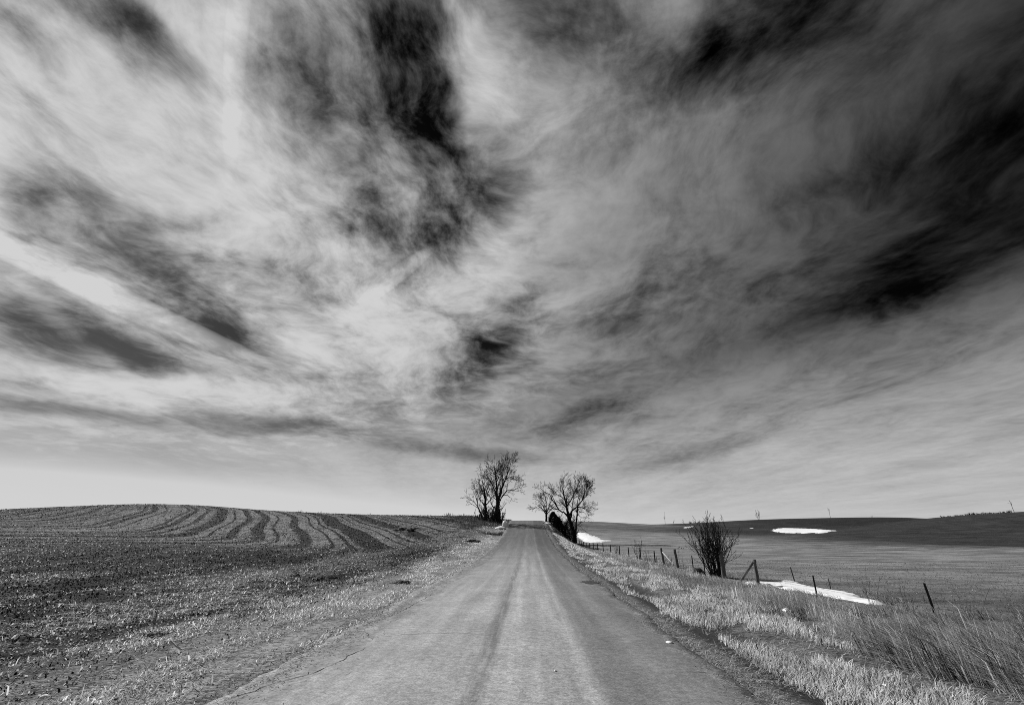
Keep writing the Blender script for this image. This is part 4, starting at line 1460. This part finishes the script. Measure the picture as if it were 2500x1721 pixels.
# 3. long bent grass towards and past the fence
n = 110000
s = depth(n, 2.4, 75, 0.95)
t = 6.3 + rng.beta(1.7, 1.9, n) * 6.2
clump = fbm(t / 1.1, s / 1.1, 521, 4)
keep = (clump > -0.05 + 0.45 * sstep(t, 10.4, 12.2)) & off_snow(road_x(s) + t, s - .25) & off_snow(road_x(s) + t, s)
s, t, clump = s[keep], t[keep], clump[keep]
n = len(s)
L = rng.uniform(.22, .55, n) * (1 + np.clip(clump, 0, .6) * .9) * np.where(s > 22, .75, 1.0)
tall = rng.random(n) < .012
L[tall] *= 1.6
L *= 1 - .5 * sstep(t, 8.2, 9.6) * sstep(s, 9, 14)
bend = 2.6 + 1.1 * fbm(t / 1.6, s / 1.6, 531, 2) * 2
a = bend + rng.normal(0, .55, n)
blades("long_grass", road_x(s) + t, s, L, rng.uniform(.002, .0042, n) * (1 + s / 14), np.stack([np.cos(a), np.sin(a)], 1), np.clip(rng.normal(.66, .17, n), .2, 1), (rng.uniform(.3, 1.0, n) * (1 + .8 * np.clip(fbm(t / 1.8, s / 1.8, 535, 3), -.6, .5))).clip(.08, .95), "long bent dry grass around the fence", .55)

# 3b. big pale tussocks leaning over near the fence
n = 90000
s = depth(n, 2.4, 19, .9)
t = 5.8 + rng.random(n) * 7.5
cl = fbm(t / .8, s / .8, 581, 3)
ok = (cl > .08 + .25 * sstep(5.0 + .12 * s - t, -1.5, .8) + .3 * sstep(s, 10, 17)) & off_snow(road_x(s) + t, s) & off_snow(road_x(s) + t, s - .35)
s, t, cl = s[ok], t[ok], cl[ok]
n = len(s)
L = rng.uniform(.4, .85, n) * (1.15 - .6 * sstep(s, 5, 16))
a = 2.45 + 1.6 * fbm(t / 1.3, s / 1.3, 585, 2) + rng.normal(0, .4, n)
blades("tussock_grass", road_x(s) + t, s, L, rng.uniform(.003, .006, n) * (1 + s / 16), np.stack([np.cos(a), np.sin(a)], 1), np.clip(rng.normal(.55, .2, n), .1, .98), np.where(rng.random(n) < .3, .15, 1) * rng.uniform(.35, .95, n), "pale leaning tussock grass near the nearest fence posts", .6)

# 4. short turf of the near pasture
n = 55000
s = depth(n, 3.0, 45, .9)
t = 10.2 + (rng.random(n) ** 1.2) * np.maximum(6, s * 1.25)
ok = off_snow(road_x(s) + t, s) & off_snow(road_x(s) + t, s - .12)
s, t = s[ok], t[ok]
n = len(s)
blades("turf", road_x(s) + t, s, rng.uniform(.05, .14, n), rng.uniform(.003, .006, n) * (1 + s / 12), rand_dir(n, 2.8, .9), rng.uniform(.25, .75, n), rng.uniform(.10, .5, n) * (1 + .6 * fbm(t / 2, s / 3, 541, 3)), "short winter turf of the near pasture", .5)

# 5. straw litter on the tilled field
n = 200000
s = depth(n, 2.4, 55, .9)
t = -4.6 - rng.random(n) * np.maximum(3, s * 1.35)
streak = fbm(t / 2.4, s / 9.0, 551, 4) + .5 * fbm(t / .6, s / .9, 557, 3)
keep = streak > -0.05 + rng.random(n) * .4
s, t, streak = s[keep], t[keep], streak[keep]
n = len(s)
blades("straw_litter", road_x(s) + t, s, rng.uniform(.09, .32, n) * (1 + s / 60), rng.uniform(.004, .0095, n) * (1 + s / 12), rand_dir(n, 0.0, .8) * np.where(rng.random(n) < .5, 1, -1)[:, None], np.abs(rng.normal(.12, .16, n)).clip(0, .8),
       (rng.uniform(.08, .80, n) * (1 + .9 * np.clip(streak, -.5, .6)) * (1 - .6 * sstep(s, 10, 40))).clip(.03, .8), "loose straw litter over the tilled field", .7, .005)

# 5b. short chaff over the near ground, everywhere between the longer straw
n = 70000
s = depth(n, 2.3, 30, .9)
t = -2.95 - rng.random(n) ** .9 * np.maximum(3, s * 1.4)
blades("chaff", road_x(s) + t, s, rng.uniform(.03, .11, n) * (1 + s / 40), rng.uniform(.002, .0045, n) * (1 + s / 11), rand_dir(n, 0.0, 1.0), np.abs(rng.normal(.1, .15, n)).clip(0, .6), (rng.random(n) ** 3.5 * .9 + .012) * (1 + .8 * fbm(t / 1.2, s / 2.5, 591, 3)), "short chaff on the near ground left of the road", .6, .004)

# 5c. standing stubble stumps and clod edges farther out on the tilled field, pale and dark
n = 165000
s = depth(n, 4.0, 125, .72)
t = -4.6 - rng.random(n) * np.maximum(4, s * 1.4)
xx = road_x(s) + t
band = fbm(t / 3.2 + 4.4, s / 8.0, 627, 4) + .7 * fbm(t / .9, s / 1.8, 615, 4)
hill = sstep(s + 6 * fbm(xx / 9, s / 9, 617, 2), 36, 50) * sstep(-t, 9, 13)
swath = np.exp(-((t + 11.5 + 2 * fbm(s / 9, s * 0, 619, 2)) / 2.4) ** 2) * sstep(s, 13, 22) * (1 - sstep(s, 48, 70))
p = (.34 + .1 * (1 - sstep(s, 8, 18)) + .95 * band + .85 * swath) * (1 - hill) + (.85 + .6 * band - .30 * sstep(-xx, 55, 110)) * (1 - tillage(xx, s) * sstep(band, -.75, -.25)) * hill
pale = rng.random(n) < p.clip(.01, .92)
tone = np.where(pale, rng.uniform(.2, .66, n), rng.uniform(.006, .024, n)) * (1 - .25 * sstep(s, 30, 80))
ok = rng.random(n) < sstep(-t, 4.6, 8.5)
s, xx, tone = s[ok], xx[ok], tone[ok]
n = len(s)
blades("field_stubble", xx, s, rng.uniform(.03, .09, n) * (1 + s / 60), rng.uniform(.004, .011, n) * (1 + s / 11), rand_dir(n), rng.uniform(.2, .85, n), tone, "pale and dark stubble stumps farther out on the tilled field", .5, .0)

# 6. short dead grass on the left verge
n = 130000
s = depth(n, 2.2, 100, .9)
t = -2.75 - rng.beta(1.5, 1.5, n) * 4.8
mask = fbm(t / .8, s / 2.4, 561, 4) + .3 * fbm(t / .2, s / .35, 565, 2)
keep = mask > -0.16 + rng.random(n) * .25 + .4 * sstep(3.2 + t, 0, .4)
s, t, mask = s[keep], t[keep], mask[keep]
n = len(s)
blades("verge_grass", road_x(s) + t, s, rng.uniform(.06, .20, n), rng.uniform(.0032, .0065, n) * (1 + s / 13), rand_dir(n), np.abs(rng.normal(.2, .26, n)).clip(.02, 1), (rng.uniform(.25, .95, n) * (1 + 1.0 * np.clip(mask, -.4, .4))).clip(.05, .95), "short dead grass on the left verge", .5)

# 6b. straw and dead leaves blown over the asphalt's rims
n = 16000
s = depth(n, 2.3, 60, .9)
sd = np.where(rng.random(n) < .5, -1.0, 1.0)
t = sd * (EDGE + .12 - np.abs(rng.normal(0, .26, n)) + .12 * rng.random(n) + np.where(sd < 0, .1, 0))
ok = fbm(t * 0 + sd * 7, s / .8, 601, 4) + rng.uniform(-.5, .25, n) > -.1
s, t = s[ok], t[ok]
n = len(s)
x = road_x(s) + t
lift = road_top(x, s) - ground_z(x, s) + .012
blades("blown_straw", x, s, rng.uniform(.04, .14, n), rng.uniform(.002, .004, n) * (1 + s / 14), rand_dir(n), np.abs(rng.normal(.06, .1, n)).clip(0, .4), rng.uniform(.1, .6, n), "blown straw along the asphalt's rims", .5, lift)

# 7. grey brush grass on the bank under the left trees and down the right embankment
n = 30000
s = 66 + rng.random(n) * 44
left = rng.random(n) < .55
t = np.where(left, -3.4 - rng.random(n) * 12 * sstep(s, 60, 80), 4.2 + rng.random(n) * 6.5)
ok = fbm(t / 3, s / 5, 571, 4) + .5 * sstep(s, 70, 88) - .25 * sstep(-t, 8, 15) > rng.uniform(-.1, .35, n)
s, t = s[ok], t[ok]
n = len(s)
blades("bank_grass", road_x(s) + t, s, rng.uniform(.2, .6, n), rng.uniform(.012, .025, n), rand_dir(n), np.clip(rng.normal(.7, .2, n), .1, 1), rng.uniform(.02, .12, n), "rank dark grass on the banks near the crest", .4)

# ============================================================ loose gravel along the asphalt's edges
n = 5500
s = depth(n, 2.2, 45, .9)
side = np.where(rng.random(n) < .6, -1.0, 1.0)
t = side * (EDGE + .14 + np.abs(rng.normal(0, .28, n)) - .06 + np.where(side < 0, .14, 0))
x = road_x(s) + t
r = rng.uniform(.003, .010, n) * (1 + s / 25)
z = ground_z(x, s) + .01 + r * .3
octa = np.array([(1, 0, 0), (0, 1, 0), (-1, 0, 0), (0, -1, 0), (0, 0, .8), (0, 0, -.8)])
tri = np.array([(0, 1, 4), (1, 2, 4), (2, 3, 4), (3, 0, 4), (1, 0, 5), (2, 1, 5), (3, 2, 5), (0, 3, 5)])
v = np.stack([x, s, z], 1)[:, None] + octa[None] * r[:, None, None] * rng.uniform(.6, 1.4, (n, 6, 1))
f = (np.arange(n)[:, None, None] * 6 + tri[None]).reshape(-1, 3)
tag(obj("gravel", mesh_np("gravel", v.reshape(-1, 3), None, f, {'tone': np.repeat(rng.uniform(.25, .7, n), 6)}), M_BLADE), "loose gravel along both edges of the asphalt", kind='stuff')
